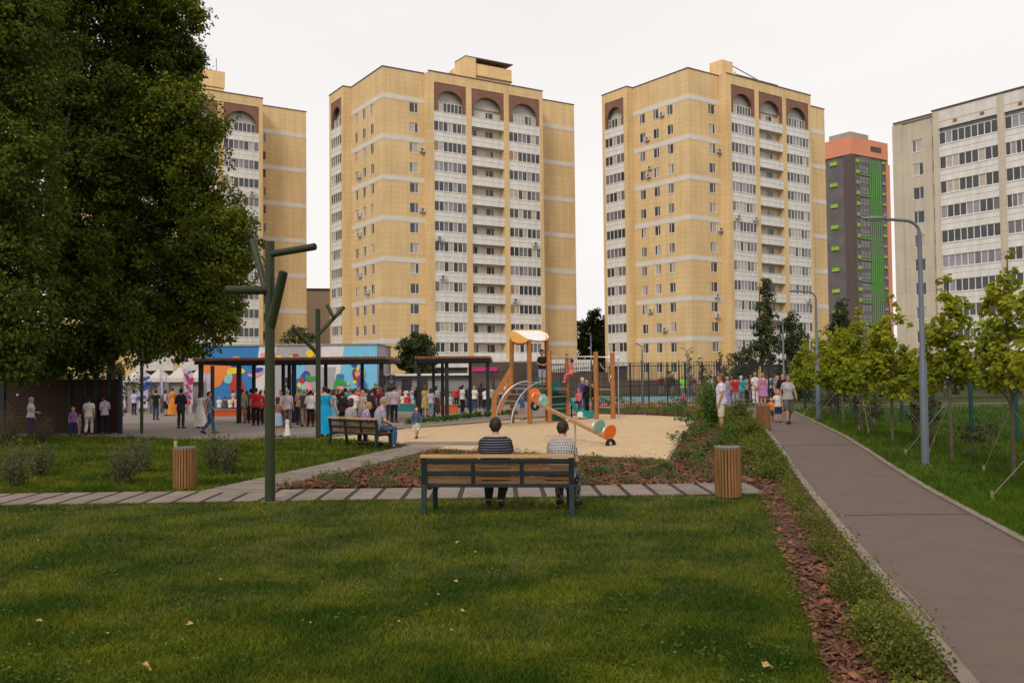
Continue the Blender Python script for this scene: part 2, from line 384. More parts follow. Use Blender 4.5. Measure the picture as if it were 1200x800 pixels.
def figure(pose,girl=False,child=False,fat=0.0,vox=.016):
    k=(pose,girl,child,fat,vox)
    if k not in FIG: FIG[k]=build_figure(*k)
    return FIG[k]
GCACHE={}
def shell(fig,key,mask,infl,extra=None,name='shirt'):
    ck=(id(fig),key)
    if ck in GCACHE: return GCACHE[ck]
    keep=[f for f in fig['F'] if all(mask[i] for i in f)]
    used=sorted({i for f in keep for i in f}); mp={v:i for i,v in enumerate(used)}
    inf=infl if not hasattr(infl,'__len__') else infl[used][:,None]
    P=fig['co'][used]+fig['no'][used]*inf
    if name in('shirt','trousers','jacket'):
        P=P+fig['no'][used]*(.004*np.sin(P[:,2]*47+P[:,0]*31)*np.sin(P[:,0]*23+P[:,1]*40))[:,None]
    me=bpy.data.meshes.new(name); mb=MB(); mb.add([tuple(p) for p in P],[tuple(mp[i] for i in f) for f in keep])
    if extra: extra(mb)
    me=mb.mesh(name,[SKIN],False); me.polygons.foreach_set('use_smooth',[True]*len(me.polygons)); GCACHE[ck]=me; return me
def garment(fig,kind):
    L=fig['lab']; t=fig['t']; z=fig['tz']; c=fig['co']; isin=lambda *a: np.isin(L,a)
    if kind=='tee': return shell(fig,kind,(isin('torso')&(z<1.475))|(isin('pelvis')&(z>.87))|(isin('uarm')&(t<.62))|(isin('thigh')&(z>.87)&(np.abs(c[:,1])<.16)&(fig['dz']==0)),.017,name='shirt')
    if kind=='long': return shell(fig,kind,(isin('torso')&(z<1.485))|(isin('pelvis')&(z>.86))|isin('uarm')|(isin('farm')&(t<.95))|(isin('thigh')&(z>.86)&(fig['dz']==0)),.018,name='shirt')
    if kind=='jacket': return shell(fig,kind,(isin('torso')&(z<1.50))|(isin('pelvis')&(z>.80))|isin('uarm')|(isin('farm')&(t<.97))|(isin('thigh')&(z>.80)&(fig['dz']==0)),.027,name='jacket')
    if kind=='tank': return shell(fig,kind,(isin('torso')&(z<1.43)&~((np.abs(c[:,0])>.13)&(z>1.36)))|(isin('pelvis')&(z>.87)),.013,name='shirt')
    if kind=='trousers': return shell(fig,kind,isin('pelvis','thigh')|(isin('shin')&(t<.97))|(isin('torso')&(z<1.03)),np.where(isin('shin'),.020,.011),name='trousers')
    if kind=='shorts': return shell(fig,kind,isin('pelvis')|(isin('thigh'))|(isin('shin')&(t<.04))|(isin('torso')&(z<1.03)),np.where(isin('thigh'),.016+.018*t,.011),name='shorts')
    if kind=='shoes': return shell(fig,kind,isin('foot'),.008,name='shoes')
    if kind in('skirt','longskirt','dress','longdress'):
        hem={'skirt':.50,'longskirt':.10,'dress':.48,'longdress':.09}[kind]; wz=1.06; fl={'skirt':1.15,'longskirt':1.45,'dress':1.22,'longdress':1.55}[kind]
        def ex(mb):
            rows=[(wz,fig['waist']+.016,.115,0),(.97,fig['hipw']+.012,.135,-.01),(.90,fig['hipw']+.022,.145,-.01)]
            for i in range(1,7): q=i/6; rows.append((.90+(hem-.90)*q,(fig['hipw']+.022)*(1+(fl-1)*q),.145*(1+(fl-.92)*q),0))
            n=28; vs=[];fs=[]
            for j,(zz,rx,ry,oy_) in enumerate(rows):
                for k in range(n): a=2*PI*k/n; w_=1+.05*max(0,j-2)/6*math.sin(a*7+j*.2); vs.append((rx*w_*math.cos(a),oy_+ry*w_*math.sin(a),zz))
            for j in range(len(rows)-1):
                for k in range(n): fs.append((j*n+k,(j+1)*n+k,(j+1)*n+(k+1)%n,j*n+(k+1)%n))
            mb.add(vs,fs)
        if 'dress' in kind: return shell(fig,kind,(isin('torso')&(z<1.44))|(isin('pelvis')&(z>.95))|(isin('uarm')&(t<.30)),.014,ex,'dress')
        return shell(fig,kind,(isin('torso')&(z<.8)),.014,ex,'skirt')
    if kind=='robe': 
        pass
def hair_mesh(fig,style):
    hx,hy,hz=fig['hx'],fig['hy'],fig['hz']; isH=np.isin(fig['lab'],['head','neck']); hk=fig['hk']
    top=(hz>.062+.25*np.maximum(0,hy-.04))|((hy<.028)&(hz>-.02)&~((np.abs(hx)>.083)))|((hy<-.035)&(hz>-.075))
    if style=='bald': top=((hy<.0)&(hz>-.05)&(hz<.05)&(np.abs(hx)<.083))|((hy<-.05)&(hz>-.08)&(hz<.06))
    if style=='hijab': top=((hz>.055)|(hy<.055))
    infl=np.full(len(hx),.010*hk)+.006*np.clip(hz*10,0,1)
    if style in('long','bob'): infl=infl+.010
    if style=='hijab': infl=infl*1.6
    def ex(mb):
        H=fig['H']; rl=fig['rl'].to_3x3()
        def E(c,r): mb.ell(H+(rl@Vector(c))*hk,tuple(q*hk for q in r),14,10)
        if style not in('hijab','bald'):
            q=np.nonzero(isH&top)[0]; r3=np.random.default_rng(3)
            q=q[r3.random(len(q))<min(1,2200/max(1,len(q)))]
            for i in q:
                nn_=fig['no'][i]; b0=fig['co'][i]+nn_*infl[i]*.8; dd_=nn_*.6+r3.normal(0,.45,3)+np.array([0,0,-.5]); dd_=dd_/np.linalg.norm(dd_)*r3.uniform(.008,.022)*hk; sd=np.cross(dd_,r3.normal(0,1,3)); sd=sd/np.linalg.norm(sd)*.004
                mb.add([tuple(b0-sd),tuple(b0+sd),tuple(b0+dd_)],[(0,1,2)])
        if style=='long': E((0,-.068,-.10),(.082,.045,.17))
        if style=='bob': E((0,-.05,-.035),(.086,.062,.075)); E((.06,-.02,-.04),(.035,.05,.07)); E((-.06,-.02,-.04),(.035,.05,.07))
        if style=='bun': E((0,-.10,.06),(.038,.038,.036))
        if style=='pony': E((0,-.115,-.02),(.028,.035,.10))
        if style=='hijab': E((0,-.02,-.12),(.10,.085,.09))
    return shell(fig,'hair_'+style,isH&top,infl,ex,'hair')
def eyes_mesh(fig):
    ck=(id(fig),'eyes')
    if ck in GCACHE: return GCACHE[ck]
    mb=MB(); rl=fig['rl'].to_3x3(); hk=fig['hk']
    for s in (-1,1): mb.ell(fig['H']+(rl@Vector((s*.030,.0855,.012)))*hk,(.011*hk,.008*hk,.006*hk),8,6); mb.ell(fig['H']+(rl@Vector((s*.031,.087,.031)))*hk,(.016*hk,.006*hk,.003*hk),8,6)
    me=mb.mesh('eyes',[EYE]); GCACHE[ck]=me; return me
NP=[0]; USED=set()
def person(loc,rz,h,label,pose='stand',girl=False,child=False,fat=0.,top=('tee',(.6,.6,.6)),bot=('trousers',(.03,.04,.08)),shoes=(.03,.03,.03),hair=('short','dark'),vox=.016,skin=SKIN,group=None,topm=None,botm=None,sit=None,jacket=None):
    fig=figure(pose,girl,child,fat,vox); sc=h/1.755
    if child: sc=h/1.80
    loc=Vector(loc)
    if sit is not None: loc.z=sit-.44*sc
    if len(label.split())>16: print('LONG LABEL',label)
    if label in USED: print('DUP LABEL',label)
    USED.add(label)
    root=empty('person',tuple(loc),rz,label,'person',group,sc)
    link('body',fig['me'],root,[skin])
    if top:
        nm={'tee':'shirt','long':'shirt','tank':'shirt','jacket':'jacket','dress':'dress','longdress':'dress'}[top[0]]
        link(nm,garment(fig,top[0]),root,[topm or cloth(top[1])])
    if jacket: link('jacket',garment(fig,'jacket'),root,[cloth(jacket)])
    if bot:
        nm={'trousers':'trousers','shorts':'shorts','skirt':'skirt','longskirt':'skirt'}[bot[0]]
        link(nm,garment(fig,bot[0]),root,[botm or cloth(bot[1])])
    if shoes: link('shoes',garment(fig,'shoes'),root,[cloth(shoes)])
    hm=hmat(hair[1]) if isinstance(hair[1],str) else cloth(hair[1])
    link('hijab' if hair[0]=='hijab' else 'hair',hair_mesh(fig,hair[0]),root,[hm])
    if not child or vox<.012 : link('eyes',eyes_mesh(fig),root,[EYE])
    return root
# ---- patterned cloth
def pattern(name,kind,c1,c2,s):
    m=bpy.data.materials.new(name); m.use_nodes=True; nt=m.node_tree; N=nt.nodes; L=nt.links; b=N['Principled BSDF']; b.inputs['Roughness'].default_value=.9; b.inputs['Specular IOR Level'].default_value=.15
    tc=N.new('ShaderNodeTexCoord'); rp=N.new('ShaderNodeValToRGB'); rp.color_ramp.interpolation='CONSTANT'
    if kind=='stripe':
        t=N.new('ShaderNodeTexWave'); t.wave_type='BANDS'; t.bands_direction='Z'; t.inputs['Scale'].default_value=s; t.inputs['Distortion'].default_value=.3; L.new(tc.outputs['Object'],t.inputs['Vector']); L.new(t.outputs['Fac'],rp.inputs[0]); rp.color_ramp.elements[1].position=.93
    elif kind=='dots':
        mp=N.new('ShaderNodeMapping'); mp.inputs['Rotation'].default_value=(0,.785,0); L.new(tc.outputs['Object'],mp.inputs[0]); sx=N.new('ShaderNodeSeparateXYZ'); L.new(mp.outputs[0],sx.inputs[0]); cx=N.new('ShaderNodeCombineXYZ'); L.new(sx.outputs[0],cx.inputs[0]); L.new(sx.outputs[2],cx.inputs[1])
        t=N.new('ShaderNodeTexChecker'); t.inputs['Scale'].default_value=s; t.inputs['Color1'].default_value=(0,0,0,1); t.inputs['Color2'].default_value=(1,1,1,1); L.new(cx.outputs[0],t.inputs['Vector']); L.new(t.outputs['Fac'],rp.inputs[0]); rp.color_ramp.elements[1].position=.5
    else:
        t=N.new('ShaderNodeTexVoronoi'); t.inputs['Scale'].default_value=s; L.new(tc.outputs['Object'],t.inputs['Vector']); L.new(t.outputs['Distance'],rp.inputs[0]); rp.color_ramp.elements[1].position=.33
    rp.color_ramp.elements[0].color=(*c1,1); rp.color_ramp.elements[1].color=(*c2,1); L.new(rp.outputs[0],b.inputs['Base Color']); return m
M_STR=pattern('navy_white_stripe','stripe',(.014,.016,.028),(.22,.22,.23),8.5); M_DOT=pattern('white_dark_dots','dots',(.50,.47,.43),(.07,.07,.07),62)
M_DOT2=pattern('black_white_skirt','voronoi',(.45,.44,.42),(.05,.05,.05),40)
M_PLA=pattern('lilac_check','dots',(.31,.29,.36),(.24,.22,.29),60); M_FLO=pattern('white_violet_print','voronoi',(.28,.18,.42),(.62,.58,.64),22)
M_FLO2=pattern('violet_white_print','voronoi',(.55,.5,.6),(.20,.14,.30),18); M_LAV=pattern('white_lilac_print','voronoi',(.45,.35,.45),(.62,.57,.58),16); M_BLS=pattern('blue_white_check_shorts','dots',(.40,.42,.52),(.16,.18,.30),30)
NAVY=(.022,.030,.065); JEAN=(.05,.09,.17); WH=(.66,.63,.64); LILC=(.44,.38,.50); BLK2=(.018,.017,.018); BEIG=(.45,.37,.27); GRY=(.20,.19,.19); TURQ=(.01,.27,.50); PNK=(.66,.13,.17)
for k in ((('sitfront',False,False,.34,.009)),('sitlean',True,False,.34,.009),('sit',True,False,.15,.016),('sitlean',True,False,.1,.016),('sitlean',False,False,.12,.010),('walk',True,False,.12,.010),('hand',False,True,0.,.010),('stand',False,False,.12,.010)): figure(*k)
for ps in ('stand','front','fold','phone','sit'):
    for gg in (False,True):
        for ff in (0.,.12): figure(ps,gg,False,ff,.016)
# ============================================================ BUILDINGS
def cladding(name, c, joint, sx, sz, bands=1):
    m = mat(name, c, rough=.85, v=.07, ns=.25, detail=3, streak=.13); nt = m.node_tree; N = nt.nodes; L = nt.links
    b = N['Principled BSDF']; src = b.inputs['Base Color'].links[0].from_socket
    tc = N.new('ShaderNodeTexCoord'); sp = N.new('ShaderNodeSeparateXYZ'); L.new(tc.outputs['Object'], sp.inputs[0])
    ad = N.new('ShaderNodeMath'); ad.operation='ADD'; L.new(sp.outputs[0], ad.inputs[0]); L.new(sp.outputs[1], ad.inputs[1])
    cb = N.new('ShaderNodeCombineXYZ'); L.new(ad.outputs[0], cb.inputs[0]); L.new(sp.outputs[2], cb.inputs[1])
    br = N.new('ShaderNodeTexBrick'); br.offset = .5; L.new(cb.outputs[0], br.inputs['Vector'])
    br.inputs['Scale'].default_value = 1; br.inputs['Brick Width'].default_value = sx; br.inputs['Row Height'].default_value = sz
    br.inputs['Mortar Size'].default_value = .035; br.inputs['Mortar Smooth'].default_value = .3
    br.inputs['Color1'].default_value = (1,1,1,1); br.inputs['Color2'].default_value = (.955,.95,.94,1); br.inputs['Mortar'].default_value = (*joint,1)
    mx = N.new('ShaderNodeMix'); mx.data_type='RGBA'; mx.blend_type='MULTIPLY'; mx.inputs[0].default_value = 1
    L.new(src, mx.inputs[6]); L.new(br.outputs['Color'], mx.inputs[7]); L.new(mx.outputs[2], b.inputs['Base Color'])
    return m
YEL = cladding('yellow_cladding', (.72,.52,.275), (.86,.83,.78), 2.4, .7)
BEI = cladding('beige_panel', (.58,.51,.41), (.8,.78,.75), 3.2, 2.8)
WHT = mat('white_panel', (.70,.66,.62), v=.08, ns=.8, streak=.15)
WHG = mat('balcony_white', (.74,.715,.69), v=.07, ns=1.2, streak=.16)
BAND = mat('band_white', (.64,.60,.56), v=.05, ns=.6)
RED = mat('brick_red_panel', (.215,.105,.075), v=.12, ns=.7)
FRM = mat('window_frame_white', (.72,.70,.68), v=.03, rough=.5)
FRB = mat('window_frame_brown', (.22,.13,.08), v=.1, rough=.5)
GLS = mat('glass_dark', (.045,.045,.05), rough=.08, v=.3, ns=.4, spec=.6)
GLM = mat('glass_grey', (.15,.14,.15), rough=.15, v=.3, ns=.6, spec=.6)
CUR = mat('curtained_glass', (.44,.39,.33), rough=.3, v=.15, ns=2, spec=.5)
CUB = mat('amber_curtain_glass', (.30,.19,.09), rough=.3, v=.3, ns=2, spec=.5)
LIL = mat('lilac_glass', (.27,.25,.29), rough=.12, v=.15, ns=1, spec=.6)
ROOF = mat('roof_edge_brown', (.12,.09,.08), v=.1)
GREYR = mat('recess_grey', (.66,.60,.51), v=.08, ns=.5)
DARKW = mat('dark_base_wall', (.075,.065,.06), v=.2, ns=.5)
ANTM = mat('antenna_metal', (.25,.25,.26), v=.05, metal=.5, rough=.5)
ACM = mat('ac_white', (.55,.54,.52), v=.1)
ARCHB = mat('arch_recess', (.46,.43,.39), v=.08, ns=.6)
GM = [GLS, GLM, CUR, CUB, LIL]
def frame(O, u, n):
    """columns: u along wall, outward normal n, z up ; local coords (u, out, z)"""
    return Matrix(((u[0],n[0],0,O[0]),(u[1],n[1],0,O[1]),(0,0,1,O[2] if len(O)>2 else 0),(0,0,0,1)))
def wall_grid(mb, T, u0, u1, z0, z1, holes, depth=.2, mi=0):
    us = sorted({u0,u1,*[h[0] for h in holes],*[h[1] for h in holes]}); zs = sorted({z0,z1,*[h[2] for h in holes],*[h[3] for h in holes]})
    flip = T.determinant() < 0
    def q(a,b,c,d):
        f = (0,1,2,3) if not flip else (3,2,1,0)
        mb.add([a,b,c,d],[f],mi,T)
    for i in range(len(us)-1):
        for j in range(len(zs)-1):
            a,b,c,d = us[i],us[i+1],zs[j],zs[j+1]; mu=(a+b)/2; mz=(c+d)/2
            if any(h[0]<mu<h[1] and h[2]<mz<h[3] for h in holes): continue
            q((b,0,c),(a,0,c),(a,0,d),(b,0,d))
    for a,b,c,d in holes:
        q((a,0,c),(b,0,c),(b,-depth,c),(a,-depth,c)); q((b,0,d),(a,0,d),(a,-depth,d),(b,-depth,d))
        q((a,0,d),(a,0,c),(a,-depth,c),(a,-depth,d)); q((b,0,c),(b,0,d),(b,-depth,d),(b,-depth,c))
WM = {}
def window_mesh(w, h, k, fm=FRM, sill=True):
    key = ('w',w,h,k,fm.name)
    if key in WM: return WM[key]
    r = random.Random(k*13+5); mb = MB(); t=.06
    mb.box(-w/2,w/2,-.10,-.03,-h/2,-h/2+t,0); mb.box(-w/2,w/2,-.10,-.03,h/2-t,h/2,0)
    mb.box(-w/2,-w/2+t,-.10,-.03,-h/2+t,h/2-t,0); mb.box(w/2-t,w/2,-.10,-.03,-h/2+t,h/2-t,0)
    s = -w/2+t+(w-2*t)*(.36 if k%2 else .62); mb.box(s-.035,s+.035,-.10,-.035,-h/2+t,h/2-t,0)
    if sill: mb.box(-w/2-.05,w/2+.05,-.05,.06,-h/2-.05,-h/2-.003,0)
    for a,b in ((-w/2+t,s-.035),(s+.035,w/2-t)):
        mi = r.choice([1,1,1,2,3,5]); mb.box(a,b,-.09,-.075,-h/2+t,h/2-t,mi)
    WM[key] = mb.mesh('window',[fm]+GM); return WM[key]
def glazing_mesh(w, h, k, n=7, style=0, fm=FRM):
    key = ('g',round(w,2),h,k,n,style)
    if key in WM: return WM[key]
    r = random.Random(k*31+n+style*7); mb = MB(); t=.06
    mb.box(0,w,-.10,0,0,t,0); mb.box(0,w,-.10,0,h-t,h,0)
    xs = [w*i/n for i in range(n+1)]; base = r.choice([[1,2,3],[2,2,5,1],[1,4,1,3],[1,1,2],[3,1,2,1],[5,2,2,1]] if style==0 else [[1,1,5,1],[1,2,5,2],[1,1,1,3],[1,1,2,1],[2,5,5,1]])
    for i,x in enumerate(xs): mb.box(max(0,x-.04),min(w,x+.04),-.10,-.004,t,h-t,0)
    for i in range(n): mb.box(xs[i]+.04,xs[i+1]-.04,-.09,-.07,t,h-t,r.choice(base))
    WM[key] = mb.mesh('glazing',[fm]+GM); return WM[key]
def parapet_mesh(w, h, style=0):
    key = ('p',round(w,2),h,style)
    if key in WM: return WM[key]
    mb = MB(); mb.box(0,w,-.14,0,.0,h*.42); mb.box(0,w,-.14,-.04,h*.42+.003,h*.5); mb.box(0,w,-.14,0,h*.5+.003,h-.08); mb.box(0,w,-.18,.05,h-.077,h)
    WM[key] = mb.mesh('balcony',[WHG]); return WM[key]
def place_local(name, me, T, u, out, z, parent):
    o = bpy.data.objects.new(name, me); col.objects.link(o); o.parent = parent
    o.matrix_local = T @ Matrix.Translation((u,out,z)); return o
FH = 2.8; TOPZ = 43.7
def ztop(k): return 39.4-FH*k            # window heads
def tower(C, rz, label, variant, seed):
    rr = random.Random(seed)
    root = empty('apartment_tower', (C[0],C[1],.55), rz, label, 'apartment building', 'yellow apartment towers')
    Tr = frame((0,0,0),(1,0,0),(0,-1,0)); Tl = frame((0,0,0),(0,1,0),(-1,0,0))
    wall = MB()
    rows = range(14)
    Hh = lambda c,w: [(c-w/2,c+w/2,ztop(k)-1.4,ztop(k)) for k in rows]
    # right face corner section, left face, right recessed section
    wall_grid(wall, Tr, 0, 6.3, -2.0, TOPZ, Hh(4.7,1.35))
    lc = [3.6,6.4,9.2]
    wall_grid(wall, Tl, 0, 11.0, -2.0, TOPZ, sum([Hh(c,1.15) for c in lc],[]))
    T2 = frame((25.3,2,0),(1,0,0),(0,-1,0))
    wall_grid(wall, T2, 0, 8.3, -2.0, TOPZ, Hh(1.15,1.2))
    # solid cores behind
    wall.box(.25,6.2,.25,17.5,-2.0,TOPZ-.02); wall.box(6.2,25.25,.4,18,-2.0,TOPZ-.01)
    wall.box(25.2,33.4,2.25,18,-2.0,TOPZ-.03); wall.box(33.4,33.6,2.003,18,-2.0,TOPZ-.003)
    # balcony block frame (pilasters, lintel)
    for a,b in ((6.3,7.1),(12.2,13.1),(18.5,19.35),(24.7,25.3)): wall.box(a,b,-1.5,.4,-2.0,TOPZ)
    wall.box(7.1,12.2,-1.498,.4,42.35,TOPZ-.004); wall.box(13.1,18.5,-1.498,.4,42.35,TOPZ-.004); wall.box(19.35,24.7,-1.498,.4,42.35,TOPZ-.004)
    # left projecting block
    wall.box(-1.3,.24,11.0,11.75,-2.0,TOPZ-.005); wall.box(-1.3,.24,15.9,16.5,-2.0,TOPZ-.006); wall.box(-1.298,.2,11.75,15.9,42.35,TOPZ-.008)
    wall.box(.1,.28,11.75,15.9,-2.0,42.4)
    # roof house
    if variant == 1:
        wall.box(15.8,23.7,5,10,TOPZ-.05,46.5); wall.box(15.8,23.9,4.9,10,46.7,48.5); wall.box(15.6,17.4,4.6,8,TOPZ-.05,49.2)
    elif variant == 2:
        wall.box(16.2,25.7,5,10,TOPZ-.05,46.9); wall.box(10.0,12.4,2.6,5,TOPZ-.05,47.6)
    else:
        wall.box(13,21.4,5,10,TOPZ-.05,46.2); wall.box(13,21.5,4.9,10,46.35,48.9)
    wo = wall.build('wall', YEL, root)
    rf = MB()
    for a,b,c,d in ((-.06,6.36,-.06,0.1),(6.24,25.36,-1.56,-1.4),(25.3,33.66,1.94,2.1)): rf.box(a,b,c,d,TOPZ,TOPZ+.16)
    rf.box(-.07,.1,.1,11,TOPZ,TOPZ+.155); rf.box(-1.36,-1.21,10.94,16.56,TOPZ,TOPZ+.15); rf.box(-1.2,0,10.94,11.1,TOPZ,TOPZ+.145); rf.box(33.5,33.68,2.1,18,TOPZ,TOPZ+.15); rf.box(25.2,25.37,-1.4,2,TOPZ,TOPZ+.14)
    if variant==1: rf.box(15.7,23.95,4.85,10,46.5,46.7); rf.box(15.55,24,4.55,8,49.2,49.3)
    if variant==2: rf.box(16.1,25.8,4.9,10,46.9,47.1)
    rf.build('roof_edge', ROOF, root)
    an = MB(); ax = {1:(14,6),2:(14.5,4),0:(20.5,6)}[variant]
    an.tube([(ax[0],ax[1],TOPZ),(ax[0],ax[1],TOPZ+(7.5 if variant==0 else 3.4))],.06,6)
    for z in (2.4,3.0): an.bar((ax[0]-.6,ax[1],TOPZ+z),(ax[0]+.6,ax[1],TOPZ+z),.05,.05)
    if variant: 
        for i in range(7): an.tube([(8+i*1.3,1.2,TOPZ),(8+i*1.3,1.2,TOPZ+.9)],.04,5)
        an.tube([(8,1.2,TOPZ+.9),(15.8,1.2,TOPZ+.9)],.04,5)
    if variant==2: an.tube([(12.3,3,47.3),(24,4,45.8)],.09,5)
    an.build('antenna', ANTM, root)
    # bands
    for j in range(7):
        z = 39.48-5.6*j
        for A in ((.0,6.3,-.03,-.002,z,z+.66),(-.03,-.002,-.03,11.0,z,z+.66),(25.36,33.6,1.97,1.998,z,z+.66)):
            bd = MB(); bd.box(*A); bd.build('white_band', BAND, root)
    # windows
    for k in rows:
        for T,u,w in ((Tr,4.7,1.35),(T2,1.15,1.2)): place_local('window', window_mesh(w,1.4,rr.randrange(8)), T, u, -.02, ztop(k)-.7, root)
        for c in lc: place_local('window', window_mesh(1.15,1.4,rr.randrange(8)), Tl, c, -.02, ztop(k)-.7, root)
    # bays
    Tb = frame((0,-1.5,0),(1,0,0),(0,-1,0)); Tlb = frame((-1.3,0,0),(0,1,0),(-1,0,0))
    for T,a,b,st in ((Tb,7.1,12.2,0),(Tb,13.1,18.5,1),(Tb,19.35,24.7,0),(Tlb,11.75,15.9,2)):
        wd = b-a; bw = MB()
        rd=1.15 if st==1 else 1.6; bw.box(a,b,-rd-.15,-rd,-2.0,42.35,M=T)            # recessed back wall
        for k in range(1,14): bw.box(a,b,-rd,-.16,ztop(k)+.28,ztop(k)+.38,M=T)
        bw.build('recess_wall', GREYR if st==1 else WHT, root)
        # arch
        am = MB(); zb = 37.2; sp = 39.5; hw = wd/2-.42; cx = (a+b)/2; n=20; rad = 1.85
        pts = [(cx-hw*math.cos(PI*i/n), sp+rad*math.sin(PI*i/n)) for i in range(n+1)]
        def slab(p): 
            vs = [(x,-.06,z) for x,z in p]+[(x,-.36,z) for x,z in p]; m=len(p)
            am.add(vs,[tuple(range(m)),tuple(range(m,2*m))[::-1]]+[(i,i+m,(i+1)%m+m,(i+1)%m) for i in range(m)],0,T)
        slab([(a,38.25),(a,sp),(cx-hw,sp),(cx-hw,38.25)]); slab([(cx+hw,38.25),(cx+hw,sp),(b,sp),(b,38.25)])
        for i in range(n):
            p,q = pts[i],pts[i+1]; tx0 = a if i==0 else p[0]; tx1 = b if i==n-1 else q[0]
            slab([(tx0,p[1] if i else sp),(tx0,42.35),(tx1,42.35),(tx1,q[1] if i<n-1 else sp),(q[0],q[1]),(p[0],p[1])] if i in (0,n-1) else [p,(p[0],42.35),(q[0],42.35),q])
        am.build('arch_panel', RED, root)
        bk = MB(); bk.box(a+.05,b-.05,-1.1,-.9,39.75,42.3,M=T); bk.build('arch_back_wall', ARCHB, root)
        hatch = MB(); hatch.box(cx-.3,cx+.3,-.89,-.8,40.6,41.3,M=T)
        if seed==3: hatch.build('hatch', GLM, root)
        for k in range(13):
            zc = ztop(k)-1.1                             # top of parapet
            p = place_local('balcony', parapet_mesh(wd,1.4), T, a, -.01 if st!=1 else -.05, zc-1.4, root)
            last = k==12
            if st != 1:
                gz = bpy.data.objects.new('glazing', glazing_mesh(wd,1.4, rr.randrange(9), 7 if st==0 else 5)); col.objects.link(gz); gz.parent = p
                gz.location = (0,-.03,1.4)
                if k==0: gz.location=(.44,.38 if st==0 else .38,1.4); gz.location.y=-.40; gz.scale=((wd-.88)/wd,1,1)
            else:
                for cxw,ww in ((a+.9,1.0),(a+3.5,1.35)):
                    if k>0 or ww>1.2: place_local('window', window_mesh(ww,1.3,rr.randrange(8)), T, cxw, -1.02, zc+.55, root)
        b0 = MB(); b0.box(a,b,-.35,-.02,2.6,ztop(12)-2.505,M=T); b0.build('ground_floor_wall', WHG, root)
        b1 = MB(); b1.box(a,b,-.6,-.35,-2.0,2.597,M=T); b1.build('ground_floor_front', DARKW, root)
    # air conditioners
    acm = MB(); acm.box(-.42,.42,.02,.36,-.3,.3); acm.tube([(-.1,.36,0),(-.1,.375,0)],.23,12,1); acme = acm.mesh('air_conditioner',[ACM,GLM])
    for i in range(9):
        T,us = rr.choice([(Tb,(7.9,10.4,11.7,20.0,22.2,24.0)),(Tb,(8.2,11.0,20.5,23.6)),(Tr,(5.85,)),(Tl,(5.0,7.8))])
        o = bpy.data.objects.new('air_conditioner', acme); col.objects.link(o); o.parent=root; o.matrix_local = T @ Matrix.Translation((rr.choice(us),.08,ztop(rr.randrange(1,12))-(1.9 if T is Tb else .9)))
    if variant==2:
        for T,u,z in ((Tl,5.0,ztop(0)-1.0),(Tl,8.0,ztop(1)-1.1),(Tl,7.6,ztop(3)+.2),(Tr,4.9,ztop(9)-1.9),(Tr,4.9,ztop(10)-1.9),(Tr,5.9,ztop(13)-.8)):
            m = MB(); m.box(-.42,.42,.02,.36,-.3,.3); m.tube([(-.1,.36,0),(-.1,.375,0)],.23,12,1)
            o = m.build('air_conditioner',[ACM,GLM],root); o.matrix_local = T @ Matrix.Translation((u,.04,z))
    if variant==1:
        for T,u,z in ((Tb,7.7,ztop(6)-2.1),(Tl,7.8,ztop(8)-1.1),):
            m = MB(); m.box(-.42,.42,.02,.36,-.3,.3); m.tube([(-.1,.36,0),(-.1,.375,0)],.23,12,1)
            o = m.build('air_conditioner',[ACM,GLM],root); o.matrix_local = T @ Matrix.Translation((u,.08,z))
    return root
RZ = R(36)
P1=at(308,117.5,141); _b=Vector((math.cos(R(34)),math.sin(R(34)),0)); _a=Vector((-_b.y,_b.x,0)); C1=P1-_b*25.3+_a*1.5
C2=at(448,77,126.7); C3=at(806,79,128.8)
tower((C1.x,C1.y), R(34), 'yellow apartment tower half hidden behind the big dark trees on the left', 0, 3)
B2R = tower((C2.x,C2.y), R(32), 'yellow apartment tower in the middle, rising behind the playground roof', 1, 5)
tower((C3.x,C3.y), R(36), 'yellow apartment tower with rooftop cable, beside the green and orange tower', 2, 9)
# ground floor awnings of the middle tower
mb = MB(); mb.box(12.5,31,-5.5,-1.7,2.2,2.5); mb.box(12.5,31,-5.6,-5.5,1.9,3.6); mb.build('entrance_canopy', WHG, B2R)

